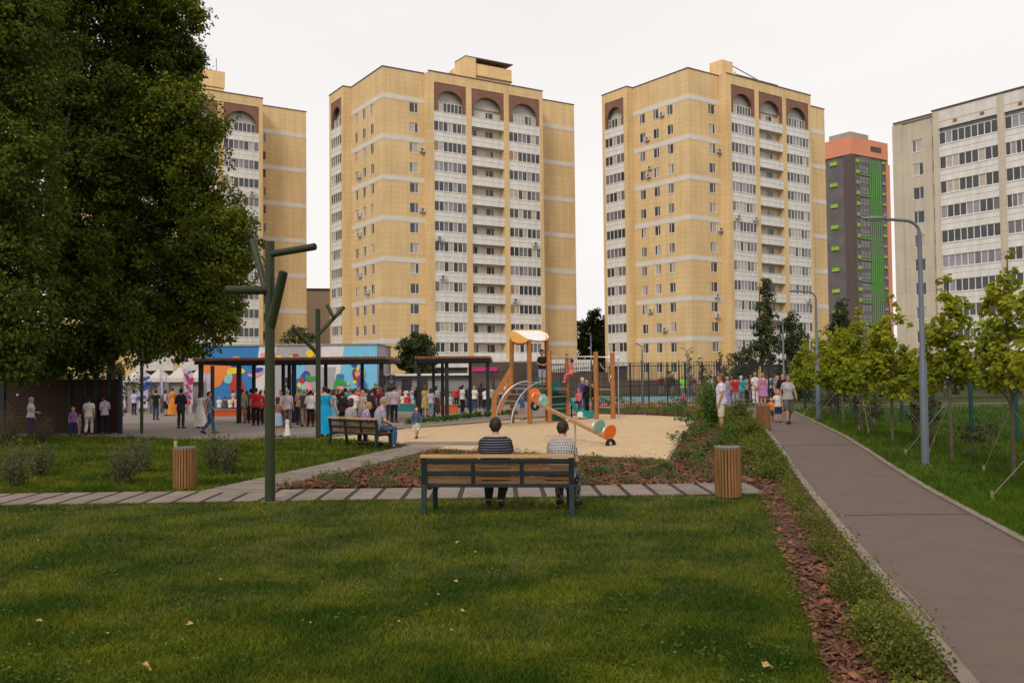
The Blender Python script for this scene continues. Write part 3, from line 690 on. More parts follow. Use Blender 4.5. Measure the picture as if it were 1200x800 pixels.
# ---- tower of dark glass with orange crown and green fins
def green_tower():
    c = at(1000,280,255); root = empty('high_rise', (c.x,c.y,0), R(34), 'dark high-rise with an orange crown and bright green vertical fins', 'high-rise')
    ORG = mat('orange_panel',(.66,.26,.155),v=.06,ns=.2); DG = mat('dark_facade',(.135,.12,.125),v=.2,ns=.3); DBR = mat('dark_brown_panel',(.105,.075,.07),v=.1)
    LG = mat('lime_panel',(.28,.46,.05),v=.15,ns=.5); BG = mat('green_fin',(.10,.42,.05),v=.08); GW = mat('grey_concrete',(.30,.28,.27),v=.1,ns=.4)
    FH2=2.95; n=21; H=n*FH2
    m = MB(); m.box(0,15.5,0,15,-1,H); m.build('wall',DG,root)
    m = MB(); m.box(-.4,16,-.4,15.4,H-.5,H+4.3); m.box(13.8,18,1,15,H-1.5,H+3.2); m.box(15.52,17.7,.25,15,-1,H-1.51); m.build('orange_crown',ORG,root)
    m = MB(); m.box(3.8,12,3,10,H+4.3,H+6.9); m.build('roof_house',GW,root)
    m = MB(); m.box(8.0,12.8,-.52,-.4,H+1.2,H+2.6); m.build('crown_vent',DBR,root)
    m = MB(); m.box(-.35,.9,-.35,2.3,-1,H-.51); m.build('corner_panel',DBR,root)
    for k in range(n):
        z=k*FH2; rr=random.Random(k)
        if k%2==0: m=MB(); m.box(-.35,0,4.6,6.9,z+.2,z+1.2); m.build('lime_balcony_panel',LG,root)
        else: m=MB(); m.box(-.3,0,9.5,12.2,z+.9,z+1.9); m.build('lime_balcony_panel',LG,root)
        for A in ((1.8,2.8,-.35,0,z+.3,z+1.3),(13.6,14.8,-.3,0,z+1.2,z+1.9)): m=MB(); m.box(*A); m.build('lime_balcony_panel',LG if k%3 else GW,root)
        if k%2: m=MB(); m.box(3.3,8,-.28,0,z,z+.25); m.build('green_ledge',BG,root)
        m=MB(); m.box(3.2,7.6,-.06,0,z+.7,z+2.5,0); m.box(3.2,7.6,-.09,-.061,z+1.55,z+1.63,3)
        for x in (3.2,4.6,6.0,7.5): m.box(x,x+.1,-.1,-.092,z+.7,z+2.5,3)
        m.build('window_band',[GLM,LIL,GLS,DBR],root)
    for x in (7.9,8.8,9.7,10.6,11.5,12.4): m=MB(); m.box(x,x+.17,-.2,-.06,-1,H-.51); m.build('green_fin',BG,root)
    for k in range(n): m=MB(); m.box(17.7,18.4,1.2,2.8,k*FH2,k*FH2+1.1); m.build('orange_balcony',ORG,root)
green_tower()
# ---- white panel block at right
def panel_block():
    P = at(1133,150,103); az=R(-32); u=(-math.sin(-az)*1.0, math.cos(az)); a=Vector((math.sin(az),math.cos(az),0))
    # local +x runs towards the camera side (right), so x = -a
    root = empty('panel_block', (P.x,P.y,0), math.atan2(-a.y,-a.x), 'pale ten storey panel block with long glazed loggias behind the young maples', 'apartment building')
    T = frame((0,0,0),(1,0,0),(0,-1,0)); top=31.6
    rr = random.Random(4); m = MB()
    # beige end with windows: x -9.4..-4.2
    ztops=[top-2.55-2.8*k for k in range(11)]
    T2 = frame((0,.8,0),(1,0,0),(0,-1,0))
    wall_grid(m,T2,-9.6,-4.1,-1,top-.25,[(-7.4,-6.0,z-1.45,z) for z in ztops]+[(-4.75,-4.35,z-1.35,z) for z in ztops])
    m.box(-9.6,-4.1,1.1,11,-1,top-.27); m.box(-9.9,-8.6,.65,11.2,-1,top-.22); m.box(-9.62,-4.1,.6,.95,top-.26,top-.1)
    for a0,b0 in ((-4.1,-3.4),(3.5,4.25),(11.2,11.95),(18.9,19.7)): m.box(a0,b0,-.05,1.0,-1,top)
    m.build('wall',BEI,root)
    m = MB(); m.box(-4.1,19.7,1.0,11,-1,top-.01)
    for a0,b0 in ((-3.4,3.5),(4.25,11.2),(11.95,18.9)): m.box(a0,b0,.02,1.0,ztops[0]+.45,top-.02); m.box(a0,b0,-.02,.02,top-1.35,top-.03); 
    m.build('upper_wall',WHT,root)
    m = MB(); m.box(-4.2,19.8,-.15,.2,top,top+.15); m.box(-9.7,-4.2,.5,.9,top-.1,top+.05); m.build('roof_edge',ROOF,root)
    RS = mat('rust_stain',(.30,.12,.03),v=.3,ns=4); m = MB()
    for x in (-1.6,1.6,5.8,8.6): m.box(x,x+.45,-.06,-.02,top-1.75,top-1.45)
    m.build('rusty_vent',RS,root)
    for k,z in enumerate(ztops):
        for c,w in ((-6.7,1.4),): place_local('window', window_mesh(w,1.45,rr.randrange(8)), T2, c,-.02,z-.72,root)
        place_local('window', window_mesh(.4,1.35,2,GLM), T2,-4.55,-.02,z-.67,root)
        for j,(a0,b0) in enumerate(((-3.4,3.5),(4.25,11.2),(11.95,18.9))):
            p = place_local('balcony', parapet_mesh(b0-a0,1.4), T,a0,-.02,z-2.85,root)
            gz = bpy.data.objects.new('glazing', glazing_mesh(b0-a0,1.4,rr.randrange(9),9 if rr.random()<.8 else 12,1 if rr.random()<.8 else 2, FRM)); col.objects.link(gz); gz.parent=p; gz.location=(0,-.05,1.42)
    m = MB(); m.box(-3.4,18.9,.3,.5,-1,ztops[0]+.5); m.build('recess_wall',GLM,root)
panel_block()
# ---- pale blocks far left
c = at(374,400,165); root = empty('distant_block',(c.x,c.y,0),R(10),'low pale concrete block in the gap left of the middle yellow tower','apartment building')
m=MB(); m.box(-6,6,0,10,-1,17.2); m.build('wall',mat('pale_plaster',(.62,.54,.49),v=.06),root)
m=MB(); m.box(-6.1,6.1,-.1,10,17.2,17.6); m.build('roof_edge',ROOF,root)
m=MB(); m.box(-5.8,5.8,-.25,0,1.2,3.4); m.build('roof_band',WHT,root)

# ============================================================ MURAL PAVILION
def mural():
    Y=80; p0=at(238,440,Y); p1=at(442,440,Y); top=at(340,405,Y).z; zb=-1.2
    root = empty('mural_building',(p0.x,Y,zb),0,'low flat-roofed building whose whole front is a colourful painted mural, behind the long pergola','building')
    W=p1.x-p0.x; H=top-zb
    px2x=lambda px:(px-238)/204*W; py2z=lambda px,py: at(px,py,Y).z-zb
    m=MB(); m.box(0,W,0,9,0,H); m.build('wall',mat('mural_wall_grey',(.40,.37,.37),v=.05,ns=1),root)
    m=MB(); m.box(-.1,W+.1,-.12,9.1,H,H+.14); m.build('roof_edge',mat('coping',(.25,.24,.24)),root)
    C={'b':(.03,.17,.42),'lb':(.16,.46,.66),'w':(.62,.58,.57),'g':(.34,.32,.33),'o':(.70,.20,.04),'r':(.42,.035,.03),'y':(.75,.50,.03),'gr':(.04,.28,.05),'p':(.70,.27,.28),'db':(.03,.06,.33),'tq':(.22,.50,.52),'br':(.16,.05,.05)}
    keys=list(C); mats=[mat('mural_paint_'+k,C[k],rough=.7,v=.06,ns=1.5) for k in keys]
    shapes=[ # (colour, pixel polygon) layers from back to front
     ('b',[(238,405),(304,405),(297,470),(292,480),(238,480)]),
     ('w',[(304,405),(325,405),(318,430),(300,480),(294,480)]),('g',[(325,405),(377,405),(377,480),(306,480)]),
     ('w',[(377,405),(404,405),(398,440),(392,480),(377,480)]),('g',[(377,430),(394,430),(388,480),(377,480)]),
     ('lb',[(404,405),(442,405),(442,480),(395,480)]),
     ('b',[(340,432),(352,430),(354,470),(336,470)]),('lb',[(338,428),(358,424),(356,440),(344,446)]),
     ('o',[(238,425),(252,421),(262,424),(276,417),(281,418),(280,426),(268,434),(258,452),(248,456),(238,458)]),
     ('tq',[(265,438),(273,437),(272,450),(261,448)]),('y',[(266,431),(278,430),(288,433),(286,438),(276,437),(266,440)]),
     ('r',[(274,438),(281,437),(290,462),(286,470),(279,458),(275,456),(270,460),(268,456)]),
     ('db',[(272,425),(280,424),(281,430),(270,431)]),('y',[(276,420),(281,418),(283,424),(278,427)]),
     ('r',[(304,424),(316,419),(324,417),(324,424),(308,427)]),('y',[(324,416),(330,416),(331,422),(326,425),(323,422)]),('p',[(305,415),(310,412),(311,418),(306,420)]),
     ('p',[(290,437),(300,439),(310,432),(309,437),(300,443),(291,441)]),('db',[(298,431),(310,430),(307,436),(299,437)]),
     ('y',[(358,411),(366,409),(369,413),(366,420),(360,418)]),('r',[(341,415),(350,414),(350,417),(342,417)]),('y',[(340,416),(344,416),(343,421),(340,421)]),
     ('lb',[(346,423),(358,417),(362,421),(352,428)]),('db',[(353,438),(360,433),(364,438),(360,446),(352,446)]),('r',[(350,442),(356,441),(357,448),(351,448)]),
     ('gr',[(358,437),(364,441),(371,440),(371,445),(358,447)]),('y',[(349,448),(354,448),(352,455),(348,452)]),('tq',[(351,452),(358,449),(363,456),(358,463),(350,461)]),('gr',[(347,455),(353,457),(352,463),(346,462)]),
     ('p',[(356,447),(362,446),(369,461),(366,466),(360,455)]),
     ('b',[(395,438),(403,438),(402,447),(393,446)]),('gr',[(393,443),(398,442),(408,449),(405,452),(398,450),(395,456),(390,458)]),('y',[(407,448),(410,448),(410,451),(407,452)]),('y',[(390,455),(394,456),(392,461),(389,460)]),
     ('p',[(394,453),(402,451),(411,462),(406,466),(400,458),(396,462)]),
     ('br',[(412,434),(418,431),(422,437),(421,446),(415,447)]),('p',[(415,436),(421,434),(423,440),(418,443)]),('r',[(418,441),(424,438),(424,446),(419,447)]),('y',[(418,430),(421,427),(422,434),(418,435)]),('y',[(414,445),(419,446),(417,450),(414,449)]),
     ('db',[(411,426),(420,426),(418,430),(413,430)]),('db',[(420,446),(425,440),(427,458),(417,462)]),('b',[(425,440),(430,450),(427,460)]),('y',[(424,430),(427,430),(428,440),(424,441)]),
     ('r',[(421,452),(424,450),(424,457),(420,458)])]
    m=MB()
    for i,(k,pl) in enumerate(shapes):
        P=[(px2x(x),py2z(x,y)) for x,y in pl]
        if k not in('b','w','g','lb') and len(P)<9:   # round the small painted shapes
            Q=P
            for _ in range(2):
                n=len(Q); Q=[q for j in range(n) for q in ((Q[j][0]*.75+Q[(j+1)%n][0]*.25,Q[j][1]*.75+Q[(j+1)%n][1]*.25),(Q[j][0]*.25+Q[(j+1)%n][0]*.75,Q[j][1]*.25+Q[(j+1)%n][1]*.75))]
            P=Q
        P=[(max(0,min(W,x)),max(.02,min(H-.01,z))) for x,z in P]
        y=-.004*(i+1); m.add([(x,y,z) for x,z in P],[tuple(range(len(P)))],keys.index(k))
    m.build('mural',mats,root)
mural()
# grey service building + roof right of the mural
p0=at(442.5,440,84); p1=at(575,440,84); root=empty('service_building',(p0.x,84,-1.2),0,'long grey single storey shed with a white roof edge, right of the mural','building')
W=p1.x-p0.x; H=at(500,440,84).z+1.2
m=MB(); m.box(0,W,0,6,0,H); m.build('wall',mat('shed_grey',(.27,.26,.26),v=.08,ns=.6),root)
m=MB(); m.box(-.1,W,-.6,6,H,H+.18); m.build('roof',WHG,root)
m=MB(); 
for x in (2.6,4.0): m.box(x-.45,x+.45,-.08,-.01,1.0,H-.3)
m.build('window',GLS,root)
# brown-brick kiosk with pink sign strip behind the short pergola
p0=at(551,440,76); p1=at(640,440,76); root=empty('kiosk',(p0.x,76,-1),0,'dark kiosk with a pink sign strip behind the short pergola','kiosk')
W=p1.x-p0.x; H=at(580,424,76).z+1
m=MB(); m.box(0,W,0,5,0,H); m.build('wall',mat('kiosk_brown',(.085,.06,.05),v=.25,ns=1),root)
m=MB(); m.box(.2,2.2,-.1,-.01,H-.75,H-.4); m.build('sign',mat('pink_sign',(.45,.03,.13)),root)
m=MB(); 
for x in (1.2,2.0): m.box(x,x+.6,-.06,-.01,.8,2.6)
m.build('window',GLM,root)
# low dark annex wall behind fence (right of the middle tower)
p0=at(640,440,92); p1=at(860,440,92); root=empty('boundary_wall',(p0.x,92,-.6),0,'long low brown wall behind the sports court fence','wall')
W=p1.x-p0.x; m=MB(); m.box(0,W*.33,0,.4,0,2.7); m.box(W*.33,W,0,.4,0,1.9); m.build('masonry',mat('brown_wall',(.11,.075,.06),v=.2,ns=.4),root)
m=MB(); m.box(0,W*.33,-.05,.45,2.7,2.82); m.box(W*.33+.01,W,-.05,.45,1.9,2.0); m.build('coping',ROOF,root)
# ============================================================ GROUND
LAWN = mat('lawn_soil', (.085,.085,.028), v=0, c2=(.045,.050,.018), ns=1.1, bump=.5, bs=40, detail=6, rough=.95, spec=.05)
ASPH = mat('asphalt', (.150,.106,.086), v=0, c2=(.108,.077,.064), ns=1.8, bump=.2, bs=120, detail=15, nr=.78, rough=.85, spec=.25)
KERB = mat('kerb_concrete', (.205,.165,.125), v=.2, ns=3, bump=.2, bs=60)
PLAZA = mat('plaza_paving', (.20,.165,.14), v=.16, ns=.5, bump=.1)
SAND = mat('sand', (.58,.42,.255), v=0, c2=(.45,.32,.19), ns=4, bump=1, bs=5, detail=9, rough=.95, spec=.05)
MULB = mat('mulch_soil', (.085,.045,.03), v=.4, ns=5, bump=.6, bs=30, rough=.95)
GRV = mat('dark_gravel', (.045,.036,.028), v=.35, ns=12, bump=.5, bs=60, rough=.95)
SLAB = mat('concrete_plank', (.205,.162,.132), v=.2, ns=2.2, bump=.15, bs=50, island=.12)
far = bpy.data.meshes.new('ground_far'); far.from_pydata([(-1500,-200,-1.3),(1500,-200,-1.3),(1500,2500,-1.3),(-1500,2500,-1.3)],[],[(0,1,2,3)]); far.materials.append(LAWN)
tag(link('ground', far), kind='structure')
# near terrain
nx = np.arange(-46,46.1,.5); ny = np.arange(-6,112.1,.5); X,Yg = np.meshgrid(nx,ny); V = np.stack([X.ravel(),Yg.ravel(),gnp(X.ravel(),Yg.ravel())],1)
ii = np.arange(len(ny)-1)[:,None]*len(nx)+np.arange(len(nx)-1)[None]; ii = ii.ravel()
tag(npmesh('lawn', V, np.stack([ii,ii+1,ii+1+len(nx),ii+len(nx)],1), LAWN), kind='structure')
KX = lambda Y: 2.86+.2140*(Y-6.16)              # left kerb, lawn side
RX = lambda Y: KX(Y)+2.06                        # right edge of asphalt
SX = lambda Y: 2.29+.2265*(Y-7.0)                # lawn / mulch line
PEND = 50.0
sheet('path', [(KX(-3)+.1,-3),(RX(-3),-3),(RX(PEND),PEND),(KX(PEND)+.1,PEND)], .006, ASPH)
TAR = mat('tar_seam',(.075,.055,.047),v=.2,ns=5)
def strip_on_path(pts,w,m_,name,dz=.010):
    mb=MB()
    for a,b in zip(pts,pts[1:]):
        d=Vector((b[0]-a[0],b[1]-a[1])).normalized(); n=Vector((-d.y,d.x))*w/2
        P=[(a[0]-n.x,a[1]-n.y),(b[0]-n.x,b[1]-n.y),(b[0]+n.x,b[1]+n.y),(a[0]+n.x,a[1]+n.y)]; mb.add([(p[0],p[1],g(*p)+dz) for p in P],[(0,1,2,3)])
    return tag(mb.build(name,m_),kind='structure')
strip_on_path([(KX(13.4)+.14,13.4),(KX(13.4)+1.0,13.45),(RX(13.5)-.02,13.42)],.05,TAR,'asphalt_seam')
strip_on_path([(KX(24)+.14,24),(RX(24.1)-.02,24.1)],.05,TAR,'asphalt_seam')
SCR = mat('pale_scuff',(.19,.145,.118),v=.1)
strip_on_path([(3.35+.21*(y-7.6)+.04*math.sin(y*1.7),y) for y in (7.3,7.9,8.6,9.3,10.0)],.018,SCR,'asphalt_scuff')
strip_on_path([(4.05+.19*(y-11),y) for y in (10.6,11.6,12.8)],.015,SCR,'asphalt_scuff')
sheet('cross_path', [(5,PEND-.3),(34,PEND-.3),(34,PEND+2.2),(5,PEND+2.2)], .010, ASPH)
for fx, nm in ((KX,'kerb'),(RX,'kerb')):
    m = MB(); Ys = np.arange(-3, PEND-.5, 1.0)
    for y in Ys:
        x0,x1 = fx(y),fx(y+.985); za,zb = g(x0,y),g(x1,y+.985); h=.06 if fx is KX else .035
        m.add([(x0,y,za-.05),(x0+.12,y,za-.05),(x1+.12,y+.985,zb-.05),(x1,y+.985,zb-.05),(x0,y,za+h),(x0+.12,y,za+h),(x1+.12,y+.985,zb+h),(x1,y+.985,zb+h)],
              [(4,5,6,7),(0,1,5,4),(1,2,6,5),(2,3,7,6),(3,0,4,7)])
    tag(m.build(nm,KERB),kind='structure')
# plaza, sand, beds
PLZ = [(-45,34.3),(-16.5,34.3),(-9.6,30.9),(-6.6,31.6),(-5.3,33.2),(-4.6,38.6),(0,46.2),(4.2,46.2),(4.2,78),(-45,78)]
sheet('plaza', PLZ, .006, PLAZA, 1.0)
SND = [(3.5,21.3),(4.6,26.0),(7.5,38.2),(4.1,44.2),(0,44.2),(-4.3,37.8),(-5.2,33.0),(-6.4,31.4),(-4.3,29.5),(-3.05,27.6),(-2.25,26.0)]
sheet('sandpit', SND, .016, SAND)
BED = [(-4.45,17.35),(4.4,17.2),(KX(17.2)-.01,17.2),(KX(45)-.01,45),(8.6,45.5),(4.1,44.2),(7.5,38.2),(4.6,26.0),(3.5,21.3),(-2.25,26.0),(-2.4,23.8)]
sheet('mulch_bed', BED, .010, MULB)
STRIP = [(SX(3),3),(KX(3)-.01,3),(KX(17.2)-.01,17.2),(SX(17.2)-.2,17.2)]
sheet('mulch_strip', STRIP, .010, MULB)
m=MB(); 
for a,b in (((3.5,21.3),(4.6,26.0)),((4.6,26.0),(7.5,38.2)),((-2.25,26.0),(3.5,21.3)),((0,44.2),(-4.3,37.8)),((0,44.2),(4.1,44.2))):
    m.bar((a[0],a[1],g(*a)+.01),(b[0],b[1],g(*b)+.01),.06,.09)
tag(m.build('sand_edging',mat('timber_edging',(.25,.18,.12),v=.2)),kind='structure')
# court
sheet('court_red',[(3.5,52),(14.5,52),(15.5,61),(3.5,61)],.012,mat('court_red',(.36,.13,.11),v=.06),1)
sheet('court_blue',[(3.5,61),(15.5,61),(17,74),(3.5,74)],.012,mat('court_blue',(.14,.27,.34),v=.06),1)
# plank path : row across the picture
def plank(mb, a, b, w, z=.03):
    ax,ay=a; bx,by=b; d=Vector((bx-ax,by-ay)).normalized(); n=Vector((-d.y,d.x))*w/2
    P=[(ax-n.x,ay-n.y),(bx-n.x,by-n.y),(bx+n.x,by+n.y),(ax+n.x,ay+n.y)]
    hs=[g(*p) for p in P]
    mb.add([(p[0],p[1],h-.04) for p,h in zip(P,hs)]+[(p[0],p[1],h+z) for p,h in zip(P,hs)],[(4,5,6,7),(0,1,5,4),(1,2,6,5),(2,3,7,6),(3,0,4,7)])
rowy = lambda x: 15.35+(x+9)*.033
sheet('gravel_path',[(-16,rowy(-16)-.0),(4.25,rowy(4.25)),(4.35,rowy(4.4)+1.5),(-16,rowy(-16)+1.5)],.012,GRV)
m=MB(); x=-15.9
while x<4.0:
    plank(m,(x+.2,rowy(x+.2)+.02),(x+.2-.02,rowy(x)+1.48+rng.uniform(-.02,.02)),.385); x+=.47
tag(m.build('concrete_planks',SLAB),kind='structure')
DL0=Vector((-5.6,17.0)); DL1=Vector((-3.15,27.2)); dd=(DL1-DL0).normalized(); dn=Vector((dd.y,-dd.x))
q=lambda t,s:(DL0.x+dd.x*t+dn.x*s,DL0.y+dd.y*t+dn.y*s)
sheet('gravel_path',[q(-.2,0),q(-.2,1.25),q(10.8,1.15),q(10.8,0)],.014,GRV)
m=MB(); t=0
while t<10.5:
    plank(m,q(t,.02),q(t+rng.uniform(-.02,.02),1.2),.375,.034); t+=.47
for i in range(3): plank(m,(-3.0+.95*0-.3,27.9+i*.47),(-.9,27.5+i*.47),.4,.03)
tag(m.build('concrete_planks',SLAB),kind='structure')

# ============================================================ GRASS, MULCH, LEAF LITTER
def grassmat(name,c,c2,isl=.35): return mat(name,c,c2=c2,v=0,ns=.9,island=isl,rough=.8,spec=.04,transl=.25,detail=6)
GR1 = grassmat('grass_blades',(.132,.155,.014),(.040,.078,.008),.5)
_r=[x for x in GR1.node_tree.nodes if x.type=='VALTORGB'][0].color_ramp.elements; _r[0].position=.40; _r[1].position=.62
def mk_grass(name, n, ymin, ymax, xf, keep, h, wd, m=GR1):
    # density falls with distance as 1/y^2
    u=rng.random(n); y=1/(1/ymin-u*(1/ymin-1/ymax)); xl,xr=xf(y); x=xl+(xr-xl)*rng.random(n)
    k=keep(x,y); thin=np.sin(x*1.13+np.sin(y*.9+1)*2.2)*np.cos(y*1.27-x*.41)+.6*np.sin(x*4.3+y*1.9)*np.cos(y*3.9-x*1.1); k&=(thin>-.75)|(rng.random(len(x))<.6)
    x,y=x[k],y[k]; n=len(x); z=gnp(x,y)
    s=np.maximum(1,y/10.)
    pn=np.sin(x*1.9+np.sin(y*1.3)*2)*np.cos(y*1.7+x*.6)*.35+.9*np.sin(x*6.1+np.sin(y*4.7+x*1.7)*1.6)*np.cos(y*7.3+x*2.6+np.sin(x*3))
    hh=h*rng.uniform(.45,1.3,n)*(1+.35*pn)*s**.35; ww=wd*rng.uniform(.7,1.4,n)*s
    a=rng.uniform(0,2*PI,n); lean=rng.uniform(.3,1.5,n)*hh; b=rng.uniform(0,2*PI,n)
    P=np.stack([x,y,z],1)
    A=np.stack([np.cos(a)*ww,np.sin(a)*ww,np.zeros(n)],1); B=np.stack([np.cos(b)*lean,np.sin(b)*lean,np.zeros(n)],1); C=np.stack([np.zeros(n),np.zeros(n),hh],1)
    tv=np.array([(-.5,0,0),(.5,0,0),(-.3,.35,.6),(.32,.35,.6),(0,1,1)],float); 
    V=P[:,None]+tv[None,:,0,None]*A[:,None]+tv[None,:,1,None]*B[:,None]+tv[None,:,2,None]*C[:,None]
    tf=np.array([(0,1,3),(0,3,2),(2,3,4)]); Fc=tf[None]+(np.arange(n)*5)[:,None,None]
    o=npmesh(name,V.reshape(-1,3),Fc.reshape(-1,3),m); tag(o,kind='stuff'); return o
q4=[q(-.2,0),q(-.2,1.25),q(10.8,1.15),q(10.8,0)]
def near_keep(x,y): return (x<2.29+.2265*(y-7.0)+.03*np.sin(y*9)) & (y<15.35+(x+9)*.033+.02)
o=mk_grass('grass',380000,5.2,15.8,lambda y:(-.62*y,.40*y),near_keep,.045,.0065); tag(o,'short mown lawn grass covering the foreground before the plank path','grass')
def left_keep(x,y):
    k=(y>15.35+(x+9)*.033+1.5)&~inpoly(x,y,PLZ)&~inpoly(x,y,q4)&~inpoly(x,y,SND)&(x<-5.6+(y-17)*.24)
    return k
o=mk_grass('grass',120000,16.5,35,lambda y:(-.62*y,-.05*y),left_keep,.07,.006); tag(o,'lawn grass on the left between the plank path and the plaza','grass')
def right_keep(x,y): return x>2.86+.2140*(y-6.16)+2.06+.1
o=mk_grass('grass',130000,9,48,lambda y:(.30*y,.62*y),right_keep,.075,.007,grassmat('grass_bright',(.090,.150,.014),(.042,.088,.008))); tag(o,'greener lawn grass right of the asphalt path under the young maples','grass')
# weeds in the near lawn
n=2600; u=rng.random(n); y=1/(1/5.4-u*(1/5.4-1/15)); x=rng.uniform(-.6,.3,n)*y; cl=np.sin(x*2.3+np.sin(y*1.9)*2)*np.cos(y*2.9+x)>.15; k=near_keep(x,y)&cl; x,y=x[k],y[k]; n=len(x)
P=np.repeat(np.stack([x,y,gnp(x,y)+.035],1),5,0)+rng.normal(0,.022,(n*5,3))*np.array([1,1,.4])
tag(npmesh('lawn_weeds',*scatter(LEAF4[0],LEAF4[1],P,unit(rng.normal(0,1,(n*5,3))*np.array([1,1,.25]))*.035,unit(rng.normal(0,1,(n*5,3)))*.03,np.tile([0,0,.02],(n*5,1))),mat('weed_leaf',(.09,.135,.018),v=0,c2=(.05,.085,.012),ns=3,island=.3,spec=.1)),'broad-leaved weeds and clover growing through the near lawn','weeds',kind='stuff')
# bark chips
def chips(n, poly, size, name='bark_mulch', lab=None):
    xs=[p[0] for p in poly]; ys=[p[1] for p in poly]; 
    x=rng.uniform(min(xs),max(xs),n*3); u=rng.random(n*3); y=1/(1/min(ys)-u*(1/min(ys)-1/max(ys)))
    k=inpoly(x,y,poly); x,y=x[k][:n],y[k][:n]; n=len(x); z=gnp(x,y)+.012+rng.uniform(0,.03,n)
    a=rng.uniform(0,2*PI,n); L=size*rng.uniform(.5,1.6,n); W=L*rng.uniform(.3,.7,n)
    t1=rng.normal(0,.35,n); t2=rng.normal(0,.35,n)
    A=np.stack([np.cos(a),np.sin(a),t1],1)*L[:,None]; B=np.stack([-np.sin(a),np.cos(a),t2],1)*W[:,None]; C=np.stack([-t1,-t2,np.ones(n)],1)*.008
    V,Fc=scatter(CHIP[0],CHIP[1],np.stack([x,y,z],1),A,B,C)
    return tag(npmesh(name,V,Fc,BARK),lab,'bark mulch',kind='stuff')
BARK = mat('bark_chip',(.235,.10,.048),v=0,c2=(.085,.038,.022),ns=3,ih=.018,island=.6,rough=.85)
chips(9500,STRIP,.062,lab='red-brown bark chips in the narrow strip beside the path kerb')
chips(20000,BED,.09,lab='red-brown bark chips in the planting beds round the sandpit')
# ============================================================ FOLIAGE
def leafm(name,c,c2,isl=.3,tr=.3,ns=.6): return mat(name,c,c2=c2,v=0,ns=ns,island=isl,rough=.7,spec=.1,transl=tr)
L_DARK = leafm('leaf_dark',(.098,.132,.013),(.042,.062,.008),.35)
L_DARK2 = leafm('leaf_olive',(.155,.180,.014),(.060,.084,.009),.35)
L_MAP = leafm('leaf_maple',(.36,.36,.024),(.15,.20,.018),.35,.45,1.0)
L_BIR = leafm('leaf_birch',(.075,.095,.03),(.035,.055,.02),.35)
L_FAR = leafm('leaf_far',(.06,.085,.028),(.032,.05,.02),.3)
L_YG = leafm('leaf_yellow_green',(.21,.22,.03),(.11,.14,.02),.35,.35)
L_GC = leafm('leaf_groundcover',(.165,.175,.026),(.062,.088,.014),.4,.35,2)
L_FRESH = leafm('leaf_fresh',(.10,.19,.03),(.05,.11,.02),.35,.35)
L_GREY = leafm('leaf_greygreen',(.14,.15,.055),(.07,.085,.030),.4,.35)
L_RED = leafm('leaf_darkred',(.075,.045,.03),(.04,.032,.02),.4,.2)
BARKT = mat('tree_bark',(.085,.065,.05),v=.35,ns=6,bump=.6,bs=20)
BARKY = mat('young_bark',(.10,.08,.055),v=.3,ns=9,bump=.4,bs=30)
def crown(name, blobs, per, cr, leaves, size, m, parent, tmpl=LEAF4, fill=.15, droop=.3, low=-.75):
    P,O=clumps(blobs,per,cr,leaves,fill,low); V,Fc=leaf_cloud(P,O,size,tmpl,droop)
    return npmesh(name,V,Fc,m,parent)
def trunk_mesh(parent, h, r, targets, m=BARKT, start=.35, n=8):
    mb=MB(); pts=[(0,0,-.1),(.02*h/3,0,h*.3),(-.01*h,.01*h,h*.65),(0,0,h)]
    mb.tube(pts,[r*1.25,r,r*.7,r*.35],n)
    for i,t in enumerate(targets):
        t=Vector(t); z0=h*(start+(1-start)*(i+.5)/max(1,len(targets))*.9); z0=min(z0,t.z*.95); b=Vector((0,0,z0)); mid=b.lerp(t,.5)+Vector((0,0,.08*(t-b).length))
        mb.tube([b,mid,t],[r*.45,r*.28,r*.08],6)
    return mb.build('trunk',m,parent,True)
# ---- the big dark trees at left
def bigtree(px,py0,Y,blobs_px,label,m,seed,leaf=.17,lv=62):
    base=at(px,500,Y); gz=g(base.x,base.y); root=empty('broadleaf_tree',(base.x,base.y,gz),0,label,'tree','big dark trees')
    B=[]
    for (bx,by,br,dy) in blobs_px:
        p=at(bx,by,Y+dy); r=br/F*(Y+dy); B.append((Vector((p.x-base.x,p.y-base.y,p.z-gz)),(r,r*1.0,r*.9)))
    trunk_mesh(root,13,.17,[tuple(b[0]) for b in B])
    crown('crown',B,46,.52,lv,leaf,m,root,fill=.35,low=-1)
bigtree(128,0,39,[(180,10,48,0),(196,75,42,1),(205,135,48,-1),(218,185,44,0),(225,235,50,1),(252,285,46,-1),(238,335,46,0),(215,385,42,1),(262,330,32,2),
   (160,60,60,2),(150,150,70,2),(160,240,75,2),(170,330,75,1),(165,385,42,-1),(120,-30,70,0),(200,-30,40,1),(226,18,17,0),(222,66,17,1),(246,150,20,0),(272,262,24,0),(276,300,24,1),(262,375,24,0)],
   'large dark tree whose ragged crown edge crosses the left yellow tower',L_DARK2,1)
bigtree(60,0,36.5,[(40,20,70,0),(90,90,70,1),(100,190,70,1),(70,290,75,0),(95,370,60,-1),(45,414,34,-1),(120,-30,60,0),(115,300,55,2),(98,412,28,0),(128,400,26,1),(20,150,70,1)],
   'large dark green tree, middle of the left group, low branches over the slatted wall',L_DARK,2)
bigtree(-30,0,28,[(-40,40,110,0),(5,110,60,0),(-5,190,70,-1),(5,270,62,0),(0,350,66,0),(8,410,40,0),(-60,250,120,2),(-60,380,90,2),(-10,-20,80,1)],
   'nearest large dark tree, cut by the left edge of the photo',L_DARK,3,leaf=.15,lv=66)
